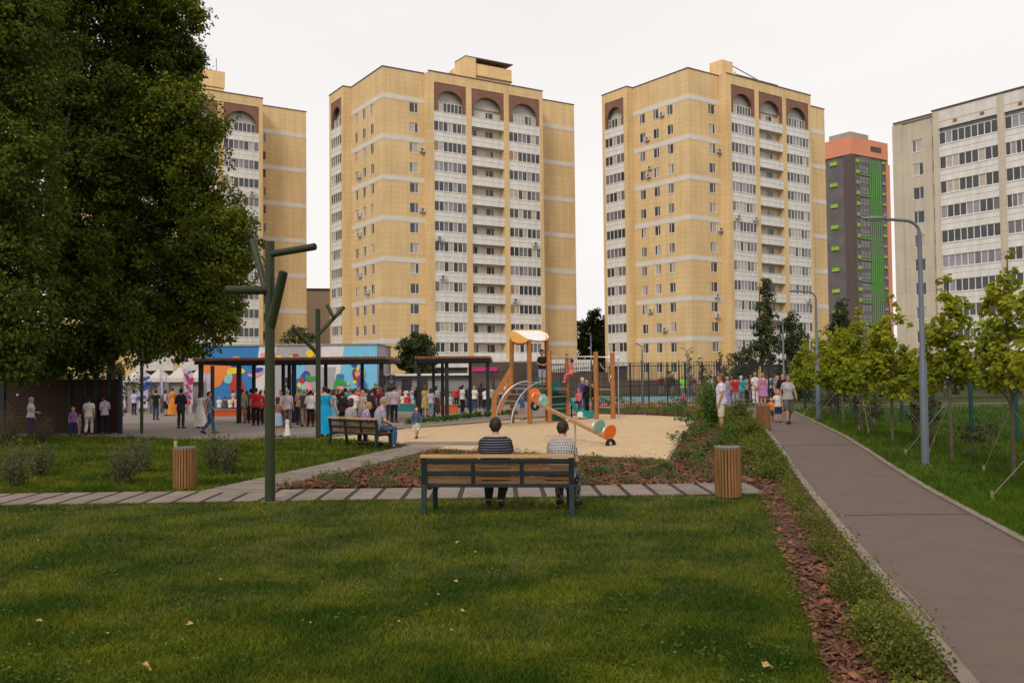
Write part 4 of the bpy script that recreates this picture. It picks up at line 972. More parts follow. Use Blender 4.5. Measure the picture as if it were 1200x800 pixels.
# ---- young maples along the path
STK = mat('guy_rope',(.30,.28,.23),v=.05); PEG = mat('wooden_peg',(.28,.20,.10),v=.2)
mseed=[0]
def maple(px,pyb,pytop,w,label,mat_=L_MAP,rope=True,pyc=None):
    b=gp(px,pyb); root=empty('young_maple',tuple(b),rng.uniform(0,6),label,'tree','young maples in a row along the path')
    H=(at(px,pytop,b.y).z-b.z); Rr=w/2/F*b.y*.60; z0=at(px,pyc or (pyb-(pyb-pytop)*.40),b.y).z-b.z
    B=[]; n=5
    mseed[0]+=1; r2=random.Random(mseed[0])
    for i in range(9):
        t=(i+.5)/9; z=z0+(H-z0)*t*.99; rr=Rr*(.55+.55*math.sin(PI*min(1,t*.8+.22)))*(1.15-.80*t)
        for j in range(4 if t<.45 else 3 if t<.8 else 1):
            a=r2.uniform(0,2*PI); d=rr*(r2.uniform(.35,1.05) if t<.8 else .1)
            B.append(((d*math.cos(a),d*math.sin(a),z+r2.uniform(-.1,.1)),(rr*.42+.10,rr*.42+.10,rr*.34+.10)))
    trunk_mesh(root,H*.96,.034,[tuple(x[0]) for x in B],BARKY,.3,7)
    crown('crown',B,135,.13,14,.095 if b.y<30 else .16,mat_,root,MAPLE if b.y<30 else LEAF4,droop=.5,fill=.3)
    if rope:
        for k in range(2):
            a=k*2.6+r2.uniform(0,6); e=Vector((1.0*math.cos(a),1.0*math.sin(a),0)); mb=MB(); mb.tube([(0,0,1.35),e+Vector((0,0,.12))],.0055,5); mb.build('guy_rope',STK,root)
            mb=MB(); mb.bar(e+Vector((0,0,-.1)),e*1.02+Vector((0,0,.17)),.035,.035); mb.build('peg',PEG,root)
maple(1188,562,290,112,'nearest young maple, roped to pegs, at the right edge beside the green fence post')
maple(1116,538,318,92,'young yellow-green maple just right of the near lamp post')
maple(1046,519,348,98,'full-crowned young maple just left of the near lamp post',pyc=462)
maple(1010,506,362,84,'young maple standing second to the left of the near lamp post',pyc=455)
maple(988,496,376,66,'young maple in the middle of the row, before the dark conifer',pyc=452)
maple(972,488,388,60,'young maple right of the second lamp post',pyc=450)
maple(958,481,390,52,'young maple behind the second lamp post',rope=False,pyc=450)
maple(945,476,396,46,'farthest yellow-green maple of the row, by the end of the path',rope=False,pyc=448)
maple(1252,592,250,110,'young maple cut by the right edge, its twigs reaching into the frame')
# ---- background trees
def bgtree(px,pyb,Y,blobs,label,m,leaf=.25,per=9,lv=26,cr=.5,name='tree',tr=.14,gz=None,grp='background trees'):
    b=at(px,pyb,Y); z=-.6 if gz is None else gz; root=empty(name,(b.x,b.y,z),0,label,'tree',grp); B=[]
    for bx,by,br,*e in blobs:
        p=at(bx,by,Y+rng.uniform(-1,1)); r=br/F*Y; B.append((Vector((p.x-b.x,p.y-b.y,p.z-z)),(r,r,r*(e[0] if e else .9))))
    trunk_mesh(root,max(x[0].z for x in B),tr,[tuple(x[0]) for x in B[:10]],start=.25)
    crown('crown',B,per*3,cr,lv,leaf,m,root,fill=.4)
bgtree(488,470,88,[(488,412,18),(478,420,14),(500,418,13),(488,400,12),(476,405,9),(498,404,9),(490,430,16),(474,430,9),(504,432,9)],'round dense dark green tree in front of the middle yellow tower',L_FAR,.26,14,34,.35)
bgtree(350,440,94,[(350,394,11),(340,398,8),(361,396,8),(345,388,6),(358,389,5)],'small dull green tree showing above the mural roof',L_GREY,.25,14,26,.35)
bgtree(893,455,84,[(897,330,4,1.6),(896,340,6,1.4),(901,350,7,1.2),(893,360,8,1.2),(900,372,10,1.2),(893,385,11,1.1),(902,398,11),(890,408,12),(899,420,12)],'slim birch-like tree with drooping branches before the right yellow tower',L_BIR,.22,26,18,.30,tr=.10)
bgtree(924,455,82,[(928,372,7,1.3),(925,385,11,1.2),(933,398,12,1.1),(922,408,13),(934,420,14),(922,435,14)],'dense dark tree just right of the slim birch',L_FAR,.22,22,22,.32)
bgtree(868,455,86,[(872,412,7),(862,422,9),(878,424,11),(868,435,11),(858,438,8)],'low weeping tree left of the slim birch',L_GREY,.22,22,22,.32)
bgtree(985,455,86,[(987,358,5,1.4),(985,370,9,1.2),(990,384,12,1.1),(978,388,10),(988,402,14),(975,415,14),(995,420,14)],'dark conifer-like tree rising between the maples and the green tower',L_FAR,.24,20,24,.35)
for i,(px,top,w,lab) in enumerate(((683,372,14,'leftmost distant poplar in the gap between the two yellow towers'),(697,361,16,'tallest distant poplar in the gap between the two yellow towers'),(709,368,13,'right-hand distant poplar, tight against the right yellow tower'))):
    bgtree(px,440,165,[(px,top+w*.5,w*.35,1.3),(px-2,top+w,w*.5,1.2),(px+3,top+w*1.7,w*.6,1.1),(px-3,top+w*2.4,w*.65),(px+2,top+w*3.2,w*.7),(px,top+w*4.0,w*.75),(px,top+w*4.8,w*.75)],lab,L_FAR,.45,6,30,.7,tr=.3,name='poplar')
for i,(px,pb,h,Y,lab) in enumerate(((808,455,42,70,'thin sapling left of the white-trimmed doorway behind the court'),(845,455,40,72,'sparse sapling behind the right end of the court fence'),(785,455,18,74,'small sapling behind the middle of the court fence'),(822,452,30,76,'dark columnar shrub between the court saplings'))):
    bgtree(px,pb,Y,[(px,pb-h*.3,5),(px+1,pb-h*.55,4.2,1.4),(px-1,pb-h*.8,3,1.5),(px,pb-h,2,1.6)],lab,L_GREY,.16,30,14,.18,tr=.05,grp='saplings behind the court')
# dark hedge masses behind the maple row
def shrub(px,pyb,w,h,label,m,leaf=.06,per=60,cr=.13,lv=22,name='shrub',cat='shrub',group=None,stems=True,low=-.4,dy=0,tmpl=LEAF4,flow=None):
    b=gp(px,pyb); b.y+=dy; b.z=g(b.x,b.y); root=empty(name,tuple(b),0,label,cat,group); W=w/2/F*b.y; Hh=h/F*b.y
    B=[]; n=max(2,int(w/10))
    for i in range(5):
        t=i/4; B.append((((t-.5)*1.3*W,rng.uniform(-.3,.3)*W,Hh*rng.uniform(.5,.62)),(W*.5,W*.5,Hh*.42)))
    crown('foliage',B,per/max(.3,W),cr,lv,leaf,m,root,fill=.4,low=low,tmpl=tmpl)
    if flow:
        P,O=clumps(B,14,.15,10,.05,-.2); V,Fc=leaf_cloud(P,O,.10); npmesh('flowers',V,Fc,flow,root)
    if stems:
        mb=MB()
        for k in range(6):
            a=rng.uniform(0,2*PI); mb.tube([(0,0,-.02),(W*.6*math.cos(a),W*.6*math.sin(a),Hh*.7)],[.012,.006],5)
        mb.build('stems',BARKY,root)
    return root
WF = mat('white_petal',(.62,.6,.58),v=.05)
for px,pb,w,h,lab in ((1140,537,34,48,'small dark red-leaved shrub with a pale peg between the two nearest maples'),(1160,528,26,34,'low dark shrub behind the nearest maple, close to the fence'),(1092,520,30,60,'dark red-brown shrub directly behind the near lamp post'),(1072,515,26,52,'dark reddish shrub left of the near lamp post foot'),(1022,507,26,44,'dark shrub between the third and fourth maples'),(1003,500,26,48,'dark twiggy shrub in the middle of the maple row'),(978,492,26,42,'dark shrub just right of the second lamp post'),(966,489,22,36,'small dark shrub touching the second lamp post')):
    shrub(px,pb,w,h,lab,L_RED,.07,34,.14,14,group='dark red shrubs under the maples')
shrub(950,476,22,26,'white flowering shrub at the far end of the path',L_RED,.08,50,.15,16,flow=WF)
for i,(px,pb,w,h,lab) in enumerate(((940,468,40,22,'dark hedge clump at the far end of the maple row'),(1000,464,60,34,'dark hedge clump seen under the middle maples'),(1065,462,70,36,'dark hedge clump behind the near lamp post, beyond the mesh fence'),(1135,460,80,48,'dark hedge clump right of the near lamp post, beyond the mesh fence'),(1200,462,80,40,'dark hedge clump at the right edge beyond the mesh fence'))):
    bb=at(px,pb,58+i); root=empty('hedge',(bb.x,bb.y,g(bb.x,bb.y)),0,lab,'hedge','hedge clumps beyond the mesh fence'); W=w/2/F*bb.y; Hh=h/F*bb.y
    crown('foliage',[((t*W*.7,rng.uniform(-.5,.5),Hh*.5),(W*.5,.9,Hh*.55)) for t in (-1,-.5,0,.5,1)],22,.35,30,.16,L_FAR,root,fill=.4)
for i,(px,lab) in enumerate(((10,'dark bush behind the left end of the slatted wall'),(70,'dark bush behind the middle of the slatted wall'),(125,'dark bush behind the right end of the slatted wall'))):
    bb=at(px,480,43+i); root=empty('hedge',(bb.x,bb.y,g(bb.x,bb.y)),0,lab,'hedge','bushes behind the slatted wall')
    crown('foliage',[((t*.8,0,1.6+.3*abs(t)),(1.2,.9,1.9)) for t in (-1,0,1)],16,.4,34,.17,L_DARK,root,fill=.4)
sheet('far_path',[(12.8,46.5),(34,46.5),(34,48),(12.8,48)],.012,PLAZA,1)
# ---- wispy tall shrubs on the left lawn
def wispy(px,pyb,w,h,label):
    b=gp(px,pyb); root=empty('wispy_shrub',tuple(b),0,label,'shrub','wispy grey-green shrubs on the left lawn'); W=w/2/F*b.y; H=h/F*b.y
    mb=MB(); P=[];O=[]
    for k in range(75):
        a=rng.uniform(0,2*PI); d=W*math.sqrt(rng.random())*1.15; hh=H*rng.uniform(.45,1.15)*(1.05-.2*d/W); tip=Vector((d*math.cos(a),d*math.sin(a),hh)); mid=tip*.5+Vector((-.12*tip.x,-.12*tip.y,.04))
        mb.tube([(tip.x*.25,tip.y*.25,0),mid,tip],[.006,.004,.002],4)
        for j in range(15):
            t=rng.uniform(.1,1.0); pnt=Vector((tip.x*.25,tip.y*.25,0)).lerp(tip,t); P.append(tuple(pnt+Vector(rng.normal(0,.022,3)))); O.append((math.cos(a)*.5+rng.normal(0,.5),math.sin(a)*.5+rng.normal(0,.5),.8))
    mb.build('stems',BARKY,root); V,Fc=leaf_cloud(np.array(P),unit(np.array(O)),.055,droop=-.9); V=V
    npmesh('foliage',V,Fc,L_GREY,root)
for a in ((145,568,40,50,'wispy shrub left of the wooden bin, the lower of an overlapping pair'),(163,556,38,44,'wispy shrub behind and right of another, left of the wooden bin'),(250,552,26,46,'narrow wispy shrub right of the wooden bin, left one of a pair'),(268,558,26,48,'narrow wispy shrub closest to the tall green branching pole'),(20,572,46,54,'wispy shrub at the left edge, nearest the plank path'),(48,560,36,40,'wispy shrub second from the left edge'),(10,522,40,50,'dark wispy shrub at the left edge before the slatted wall'),(50,520,30,30,'low wispy shrub at the foot of the slatted wall')): wispy(*a)
# ---- ground cover along the kerb
def cover(poly, n, h, size, m, lab, name='ground_cover', thr=-.25, cell=.11,lv=9):
    xs=[p[0] for p in poly]; ys=[p[1] for p in poly]; x=rng.uniform(min(xs),max(xs),n*4); u=rng.random(n*4); y=1/(1/min(ys)-u*(1/min(ys)-1/max(ys)))
    nz=np.sin(x*7+np.sin(y*2.1)*1.7)*.5+np.cos(y*2.6+x*3)*.5; k=inpoly(x,y,poly)&(nz>thr); x,y,nz=x[k][:n],y[k][:n],nz[k][:n]; n=len(x)
    base=np.stack([x,y,gnp(x,y)],1); hh=h*rng.uniform(.5,1.2,n)*(.75+.35*nz)
    P=np.repeat(base,lv,0); t=rng.uniform(.1,1,n*lv); off=rng.normal(0,cell*.5,(n*lv,3)); off[:,2]=t*np.repeat(hh,lv); P=P+off
    O=unit(off+np.array([0,0,.05])); V,Fc=leaf_cloud(P,O,size,droop=-.1); return tag(npmesh(name,V,Fc,m),lab,'ground cover',kind='stuff')
COV=[(SX(4)+.27,4),(KX(4)-.13,4),(KX(17.2)-.12,17.2),(SX(17.2)+.20,17.2)]
cover(COV,8200,.34,.033,L_GC,'bushy low green plants filling the strip beside the kerb',lv=12)
COV2=[(KX(17.3)-.75,17.3),(KX(17.3)-.14,17.3),(KX(44)-.14,44),(KX(44)-1.3,44)]
cover(COV2,4600,.40,.055,L_GC,'yellow-green low planting along the kerb beside the sandpit bed',thr=-.4,lv=12)
cover(BED,4200,.15,.045,L_GREY,'sparse low tufts among the bark chips',thr=.15)
cover(BED,3000,.20,.045,L_FRESH,'fresh green seedlings scattered through the bark bed',thr=.45)
cover([(5.2,21),(KX(21)-.8,21),(KX(44)-.8,44),(7.6,40)],4200,.34,.06,L_GC,'loose mixed planting between the sandpit and the kerb',thr=.0,lv=14)
# tufts near bed: individual fresh green mounds
for px,pb,w,h,lab in ((810,546,36,22,'bright green mound plant left of the nearer right-hand bin'),(838,530,30,18,'bright green mound plant behind the nearer right-hand bin'),(822,512,30,16,'small green mound plant at the sandpit corner'),(780,556,22,16,'grey-green tuft at the front corner of the sandpit'),(700,560,20,14,'low tuft in the bark bed right of the seated pair')):
    shrub(px,pb,w,h,lab,L_FRESH,.045,110,.07,30,name='mound_plant',cat='plant',stems=False,group='mound plants in the bark bed')
for px,pb,w,h,lab in ((742,486,34,18,'yellow-green shrub at the left end of the row along the court fence'),(772,487,34,20,'yellow-green shrub second in the row along the court fence'),(797,487,28,26,'darker green shrub in the middle of the court fence row'),(820,490,34,22,'yellow-green shrub at the right end of the court fence row'),(722,482,28,22,'green shrub directly behind the metal climbing pole'),(700,480,34,26,'green shrub behind the end of the teal slide')):
    shrub(px,pb,w,h,lab,L_YG if 'yellow' in lab else L_FRESH,.08,40,.16,20,group='shrubs in front of the court fence')
for px,pb,w,h,lab in ((866,548,26,26,'loose yellow-green shrub right of the nearest bin, by the kerb'),(880,520,24,28,'loose yellow-green shrub halfway along the kerb bed'),(868,500,22,30,'loose shrub just left of the farthest bin'),(858,520,22,22,'green shrub in the middle of the right-hand bark bed'),(796,520,22,14,'low green shrub touching the sandpit edge'),(806,500,24,18,'green shrub at the far right edge of the sand'),(872,484,22,18,'green shrub at the far end of the kerb bed'),(790,488,26,16,'low shrub behind the far right corner of the sandpit')):
    shrub(px,pb,w,h,lab,L_GC if 'yellow' in lab or 'loose' in lab else L_FRESH,.06,80,.11,22,group='loose shrubs in the right-hand bed')
def fountain(px,pyb,w,h,label,m=L_FRESH):
    b=gp(px,pyb); root=empty('feathery_shrub',tuple(b),0,label,'shrub'); W=w/2/F*b.y; H=h/F*b.y; P=[];O=[]; mb=MB()
    for k in range(70):
        a=rng.uniform(0,2*PI); d=W*math.sqrt(rng.random()); tip=Vector((d*math.cos(a),d*math.sin(a),H*rng.uniform(.6,1)*(1.1-.45*(d/W)**2)))
        mb.tube([(0,0,0),tip],[.008,.003],4)
        for j in range(36):
            t=rng.uniform(.15,1.0); P.append(tuple(tip*t+Vector(rng.normal(0,.05,3)))); O.append((math.cos(a)+rng.normal(0,.5),math.sin(a)+rng.normal(0,.5),.5))
    mb.build('stems',BARKY,root); V,Fc=leaf_cloud(np.array(P),unit(np.array(O)),.09,droop=-.3); npmesh('foliage',V,Fc,m,root)
fountain(834,503,34,70,'tall feathery green shrub beside the man in white shorts')
fountain(826,488,26,40,'feathery green shrub behind the tall one at the sandpit edge',L_YG)
for i,px in enumerate(range(482,606,13)):
    pb=499-(px-475)*.095; shrub(px,pb,12,8,'low green tuft number %s along the back edge of the sandpit'%['one, leftmost','two','three','four','five','six','seven','eight','nine','ten'][i] ,L_FRESH,.07,260,.09,18,name='low_plant',cat='plant',stems=False,group='low plants along the back of the sandpit')
# fallen leaves
FL = mat('dry_leaf',(.40,.24,.09),v=.3,ns=8)
lm=None
def fallen(p,s,lab,grp=None):
    global lm
    if lm is None:
        mb=MB(); v=MAPLE[0].copy(); v[:,2]=.45*np.abs(v[:,1])+.12*np.sin(v[:,0]*9+v[:,1]*4); v[:,1]*=.7; mb.add([tuple(q) for q in v],[tuple(range(11))]); lm=mb.mesh('fallen_leaf',[FL])
    o=bpy.data.objects.new('fallen_leaf',lm); col.objects.link(o); o.location=p; o.scale=(s,s,s); o.rotation_euler=(rng.uniform(-.4,.4),rng.uniform(-.4,.4),rng.uniform(0,6)); tag(o,lab,'fallen leaf',grp)
fallen(gp(174,797)+Vector((0,0,.07)),.13,'big pale curled dry leaf on the grass at the very bottom left')
fallen(gp(894,792)+Vector((0,0,.07)),.10,'pale crumpled dry leaf on the grass near the mulch strip, bottom right')
fallen(gp(225,740)+Vector((0,0,.06)),.07,'tan dry leaf alone in the left part of the foreground lawn')
fallen(gp(535,642)+Vector((0,0,.06)),.07,'tan dry leaf lying just in front of the bench on the lawn')
for i in range(9):
    Yp=rng.uniform(7,30); xx=KX(Yp)+.15+rng.random()**2*1.8; fallen(Vector((xx,Yp,g(xx,Yp)+.02)),rng.uniform(.03,.05),'small dry leaf lying on the asphalt path','small dry leaves on the asphalt path')
for i in range(34):
    if i<18: p=gp(rng.uniform(10,560),rng.uniform(605,770))
    else: p=gp(rng.uniform(20,300),rng.uniform(528,566))
    fallen(p+Vector((0,0,.065)),rng.uniform(.025,.055),'small dry yellow leaf fallen on the lawn left of the bench','small dry leaves scattered on the left lawns')
# ============================================================ FURNITURE
TEAL = mat('frame_dark_teal',(.011,.021,.024),v=.15,rough=.5,ns=6,spec=.25)
def woodm(name,c,c2,sc=(2,30,30)):
    m=mat(name,c,c2=c2,v=0,ns=1,rough=.6,spec=.3,island=.15); nt=m.node_tree; n=[x for x in nt.nodes if x.type=='TEX_NOISE'][0]; tc=[x for x in nt.nodes if x.type=='TEX_COORD'][0]
    mp=nt.nodes.new('ShaderNodeMapping'); mp.inputs['Scale'].default_value=sc; nt.links.new(tc.outputs['Object'],mp.inputs[0]); nt.links.new(mp.outputs[0],n.inputs['Vector']); return m
WOODB = woodm('bench_wood',(.20,.105,.035),(.095,.047,.018))
WOODT = woodm('rail_wood',(.52,.31,.12),(.40,.22,.08))
WOODV = woodm('bin_wood',(.27,.135,.045),(.15,.07,.025),(30,30,2))
LARCH = woodm('larch_post',(.40,.165,.042),(.28,.10,.024),(20,20,2))
METL = mat('galvanised',(.42,.43,.45),v=.08,rough=.35,metal=.7,spec=.5)
LIDM = mat('bin_lid',(.20,.205,.22),v=.1,rough=.4,metal=.3)
BLK = mat('black_metal',(.018,.019,.021),v=.1,rough=.5)
BLKP = mat('black_inner',(.015,.014,.013),v=.1)
def bench(loc, rz, label, L=2.25):
    root=empty('park_bench',loc,rz,label,'bench','wooden park benches with dark frames')
    # local: +y is the direction the sitter faces, back at y=0
    h=L/2
    for s in (-1,1):
        m=MB(); x=s*(h-.03)
        m.bar((x,-.05,-.02),(x,.02,.46),.055,.075,up=(1,0,0)); m.bar((x,.02,.44),(x,-.035,.86),.055,.075,up=(1,0,0)); m.build('leg',TEAL,root)
        m=MB(); x2=s*(h-.10)
        m.bar((x2+s*.01,.58,-.02),(x2,.50,.42),.055,.07,up=(1,0,0)); m.bar((x2,.02,.39),(x2,.56,.42),.05,.05,up=(1,0,0)); m.build('leg',TEAL,root)
    m=MB(); m.bar((-h+.06,.02,.43),(h-.06,.02,.43),.05,.05); m.bar((-h+.06,-.03,.80),(h-.06,-.03,.80),.045,.045); m.bar((-h+.06,-.005,.62),(h-.06,-.005,.62),.04,.045)
    for x in (-.36,.36): m.bar((x,.02,.45),(x,-.03,.80),.05,.045,up=(1,0,0))
    m.bar((-h+.1,.5,.39),(h-.1,.5,.39),.05,.05); m.build('frame',TEAL,root)
    m=MB()
    for z in (.475,.535,.59,.655,.71,.765):
        y=.02-.05*(z-.44)/.36+.035
        m.bar((-h+.07,y,z),(h-.07,y,z),.028,.042)
    m.build('backrest',WOODB,root)
    m=MB(); m.bar((-h-.01,-.035,.865),(h+.01,-.035,.865),.085,.045); m.build('top_rail',WOODT,root)
    m=MB()
    for i in range(7): m.bar((-h+.05,.08+i*.075,.455-.006*i*0),(h-.05,.08+i*.075,.455),.06,.03)
    m.build('seat',WOODB,root)
    return root
bp=gp(583,604); BENCH1=Vector((bp.x,bp.y+.05,0)); B1R=R(-6)
bench(BENCH1,B1R,'wooden slatted bench seen from behind in the foreground, a couple seated on it',2.24)
b2a=Vector((-5.37,27.6,0)); ax2=R(132.8); L2=2.2
B2C=b2a+Vector((math.sin(ax2),math.cos(ax2),0))*L2/2; B2Rz=PI/2-ax2      # azimuth of the length axis, left end to right end
bench(B2C,B2Rz+0*PI,'wooden slatted bench by the second green pole, three people seated on it',L2)
# ---- litter bins
def bin_(px,py,h,r,label):
    b=gp(px,py); root=empty('litter_bin',tuple(b),0,label,'litter bin','slatted wooden litter bins'); n=26
    m=MB()
    for k in range(n):
        a=2*PI*k/n; c=(r*math.cos(a),r*math.sin(a)); m.cbox((c[0],c[1],.03+h/2-.03),(.022,2*PI*r/n*.72,h-.05),rz=a)
    m.build('slats',WOODV,root)
    m=MB(); m.tube([(0,0,0),(0,0,h-.05)],r-.025,24); m.tube([(0,0,-.02),(0,0,.04)],r+.006,24); m.build('liner',BLKP,root)
    m=MB(); vs=[];fs=[];nn=28
    for rr,z in ((r+.0,h-.035),(r+.005,h),(r*.62,h+.005),(r*.60,h-.06)):
        vs+=[(rr*math.cos(2*PI*k/nn),rr*math.sin(2*PI*k/nn),z) for k in range(nn)]
    for j in range(3):
        for k in range(nn): fs.append((j*nn+k,j*nn+(k+1)%nn,(j+1)*nn+(k+1)%nn,(j+1)*nn+k))
    m.add(vs,fs); m.build('lid',LIDM,root)
    return b
bin_(853.5,583,.84,.205,'wooden slatted bin at the right end of the plank path, nearest one')
bb=bin_(216.5,573,.78,.20,'wooden slatted bin on the left lawn with a drink cup on its rim')
bin_(895,504,.80,.205,'wooden slatted bin standing on the asphalt path edge, farthest one')
m=MB(); m.tube([(0,0,0),(0,0,.10)],[.028,.036],12); m.tube([(0,0,.10),(0,.01,.17)],.004,5); o=m.build('drink_cup',mat('cup_amber',(.45,.30,.10),v=.1)); o.location=(bb.x-.17,bb.y,bb.z+.79); tag(o,'small amber drink cup with a straw on the rim of the left bin','cup')
# ---- branching green poles
GRP = mat('pole_green',(.026,.034,.013),v=.12,rough=.45,spec=.3,ns=2)
def pole(px,pyb,pyt,rpx,branches,label):
    b=gp(px,pyb); root=empty('branching_pole',tuple(b),0,label,'pole','green branching poles'); T=lambda x,y,dy=0: Vector(at(x,y,b.y+dy))-b
    r=rpx/F*b.y; m=MB(); top=T(px-2,pyt); m.tube([(0,0,-.05),(0,0,top.z)],[r,r*.92],20); m.build('post',GRP,root,True)
    for (x0,y0,x1,y1,dy,rr) in branches:
        m=MB(); a=T(x0,y0); e=T(x1,y1,dy); rr=rr/F*b.y; m.tube([a,e],rr,18); m.build('branch',GRP,root,True)
        d=(e-a).normalized(); m=MB(); m.tube([e-d*.002,e+d*.012],rr*.78,18); m.build('end_cap',BLKP,root)
    m=MB(); m.tube([(0,0,-.02),(0,0,.012)],r*1.9,20); m.build('base_plate',METL,root)
pole(316.5,588,283,6.0,[(315,298,369,289,-.3,4.2),(313,345,296,281,.45,4.2),(315,340,264,340,-.3,5.0),(317,384,332,319,-.25,5.5)],'tall dark green pole with four pipe branches, nearest, by the plank path')
pole(373,514,362,3.0,[(374,391,403,360,.4,2.3),(372,414,343,384,-.4,2.4),(391,372,384,358,.5,2.3)],'dark green branching pole beside the occupied bench on the left')
pole(166,508,402,1.9,[(166,419,155,403,.4,1.4),(166,407,177,403,-.3,1.4),(166,424,177,423,-.4,1.5)],'small distant green branching pole in front of the white tents')
# ---- street lamps
LMP = mat('lamp_post_grey',(.13,.15,.18),v=.08,rough=.45,metal=.2); LHD = mat('lamp_head',(.16,.17,.18),v=.05,rough=.4)
def lamp(px,pyb,pyt,arm,label,r=.055,r2=.08,dbl=False,Y=None):
    if Y: b=at(px,pyb,Y); b.z=g(b.x,b.y) if Y<90 else -.7
    else: b=gp(px,pyb)
    root=empty('street_lamp',tuple(b),0,label,'street lamp','grey street lamps'); H=at(px,pyt,b.y).z-b.z; A=abs(arm)/F*b.y; s=-1 if arm<0 else 1
    m=MB(); m.tube([(0,0,-.05),(0,0,H*.42),(0,0,H*.435),(0,0,H-.25)],[r2,r2,r,r*.85],14); m.build('pole',LMP,root,True)
    m=MB(); m.tube([(0,0,-.03),(0,0,.02)],r2*2,14); m.build('base_plate',LMP,root)
    for s_ in ((s,) if not dbl else (-1,1)):
        pts=[(0,0,H-.25)]+[(s_*A*.28*(1-math.cos(t)),0,H-.25+.25*math.sin(t)) for t in (.4,.8,1.2,1.57)]+[(s_*A*.62,0,H+.03)]
        if dbl: pts=[(0,0,H-.15),(s_*A*.5,0,H+.05)]
        m=MB(); m.tube(pts,r*.6,10); m.build('arm',LMP,root,True)
        e=pts[-1]; m=MB(); m.ell((e[0]+s_*A*.2,0,e[2]+.02),(A*.24,r*1.3,.045),14,8); m.box(e[0]+s_*A*.2-A*.15,e[0]+s_*A*.2+A*.15,-r,r,e[2]-.03,e[2]-.012); m.build('lamp_head',LHD,root,True)
    return root
lamp(1084.5,546,258,-64,'tall grey street lamp nearest the camera, right of the path')
lamp(959,492,342,-30,'grey street lamp second along the path, left of the maples')
lamp(919,462,376,-14,'distant grey street lamp at the far end of the path',Y=50)
lamp(753.5,476,404,9,'distant grey double-armed street lamp standing by the court fence',dbl=True,Y=53,r=.045,r2=.06)
lamp(806,462,409,8,'small distant double-armed lamp left of the court doorway',dbl=True,Y=66,r=.045,r2=.06)
lamp(693,440,391,-6,'faint distant lamp in front of the poplars',Y=120,r=.1,r2=.12)
# ---- pergolas
PWD = woodm('pergola_wood',(.34,.15,.065),(.20,.085,.04))
CHR = mat('pergola_steel',(.016,.019,.022),v=.1,rough=.5)
def pergola(front,back,x0,x1,Yf,Yb,ztop,label):
    c=at((front[0]+front[-1])/2,440,Yf); gz=g(c.x,Yf); root=empty('pergola',(c.x,Yf,gz),0,label,'pergola','steel and wood pergolas')
    H=ztop-gz; m=MB(); L=lambda px,Y: at(px,440,Y).x-c.x
    for i,px in enumerate(front): 
        m=MB(); w=.2; m.box(L(px,Yf)-w/2,L(px,Yf)+w/2,-w/2,w/2,-.1,H-.16); m.build('post',CHR,root)
    for px in back:
        m=MB(); w=.17; x=L(px,Yb); m.box(x-w/2,x+w/2,Yb-Yf-w/2,Yb-Yf+w/2,-.3,H-.16); m.build('post',CHR,root)
    a,b=L(x0,Yf),L(x1,Yf); m=MB()
    for y in (-.45,Yb-Yf+.4): m.box(a,b,y,y+.12,H-.16,H+.02)
    m.box(a,b,-.06,.06,H-.155,H-.02); m.box(a,b,Yb-Yf-.06,Yb-Yf+.06,H-.155,H-.02)
    for x in (a,b-.12): m.box(x+.001,x+.119,-.33,Yb-Yf+.4,H-.158,H+.018)
    m.build('beam',CHR,root); m=MB(); x=a
    while x<b-.05: m.box(x,x+.055,-.7,Yb-Yf+.7,H+.021,H+.16); x+=.15
    m.build('roof_slats',PWD,root); return root
pergola([235.5,280,344.5,447],[249,297.5,332,339,381.7,424.5],231,457.5,47.5,52,2.88,'long dark steel pergola with a timber slat roof in front of the mural')
pergola([491,523.5,571.5],[508,518.5,551],488,575,50.5,55.5,2.92,'short dark steel pergola right of the mural, people beneath it')
# ---- coloured bench boxes
def box_seat(px0,px1,py_b,hpx,c,label,dy=1.0):
    a=gp(px0,py_b); b=gp(px1,py_b); Y=(a.y+b.y)/2; H=hpx/F*Y
    root=empty('box_bench',((a.x+b.x)/2,Y,min(a.z,b.z)),0,label,'bench','coloured box benches'); W=(b.x-a.x)/2
    m=MB(); m.box(-W,W,0,dy,-.05,H-.06); m.build('base',c,root); m=MB(); m.box(-W-.03,W+.03,-.04,dy+.04,H-.057,H); m.build('seat',PWD,root)
ORB=mat('box_orange',(.46,.075,.018),v=.06); TLB=mat('box_teal',(.012,.16,.17),v=.06); ORB2=mat('box_orange_bright',(.66,.13,.02),v=.06); RDB=mat('box_brick',(.33,.07,.03),v=.08)
box_seat(250,283,487.5,8,ORB,'orange box bench at the left end of the long pergola')
box_seat(287,311,492.5,9.5,RDB,'brick-red box bench just left of the tall green pole')
box_seat(346,372.5,492.5,9.5,ORB,'orange box bench between the two large green poles')
box_seat(450,488.5,482,9,TLB,'teal box bench with a wooden seat between the pergolas')
box_seat(512,535,484,9.5,ORB2,'bright orange box bench under the short pergola')
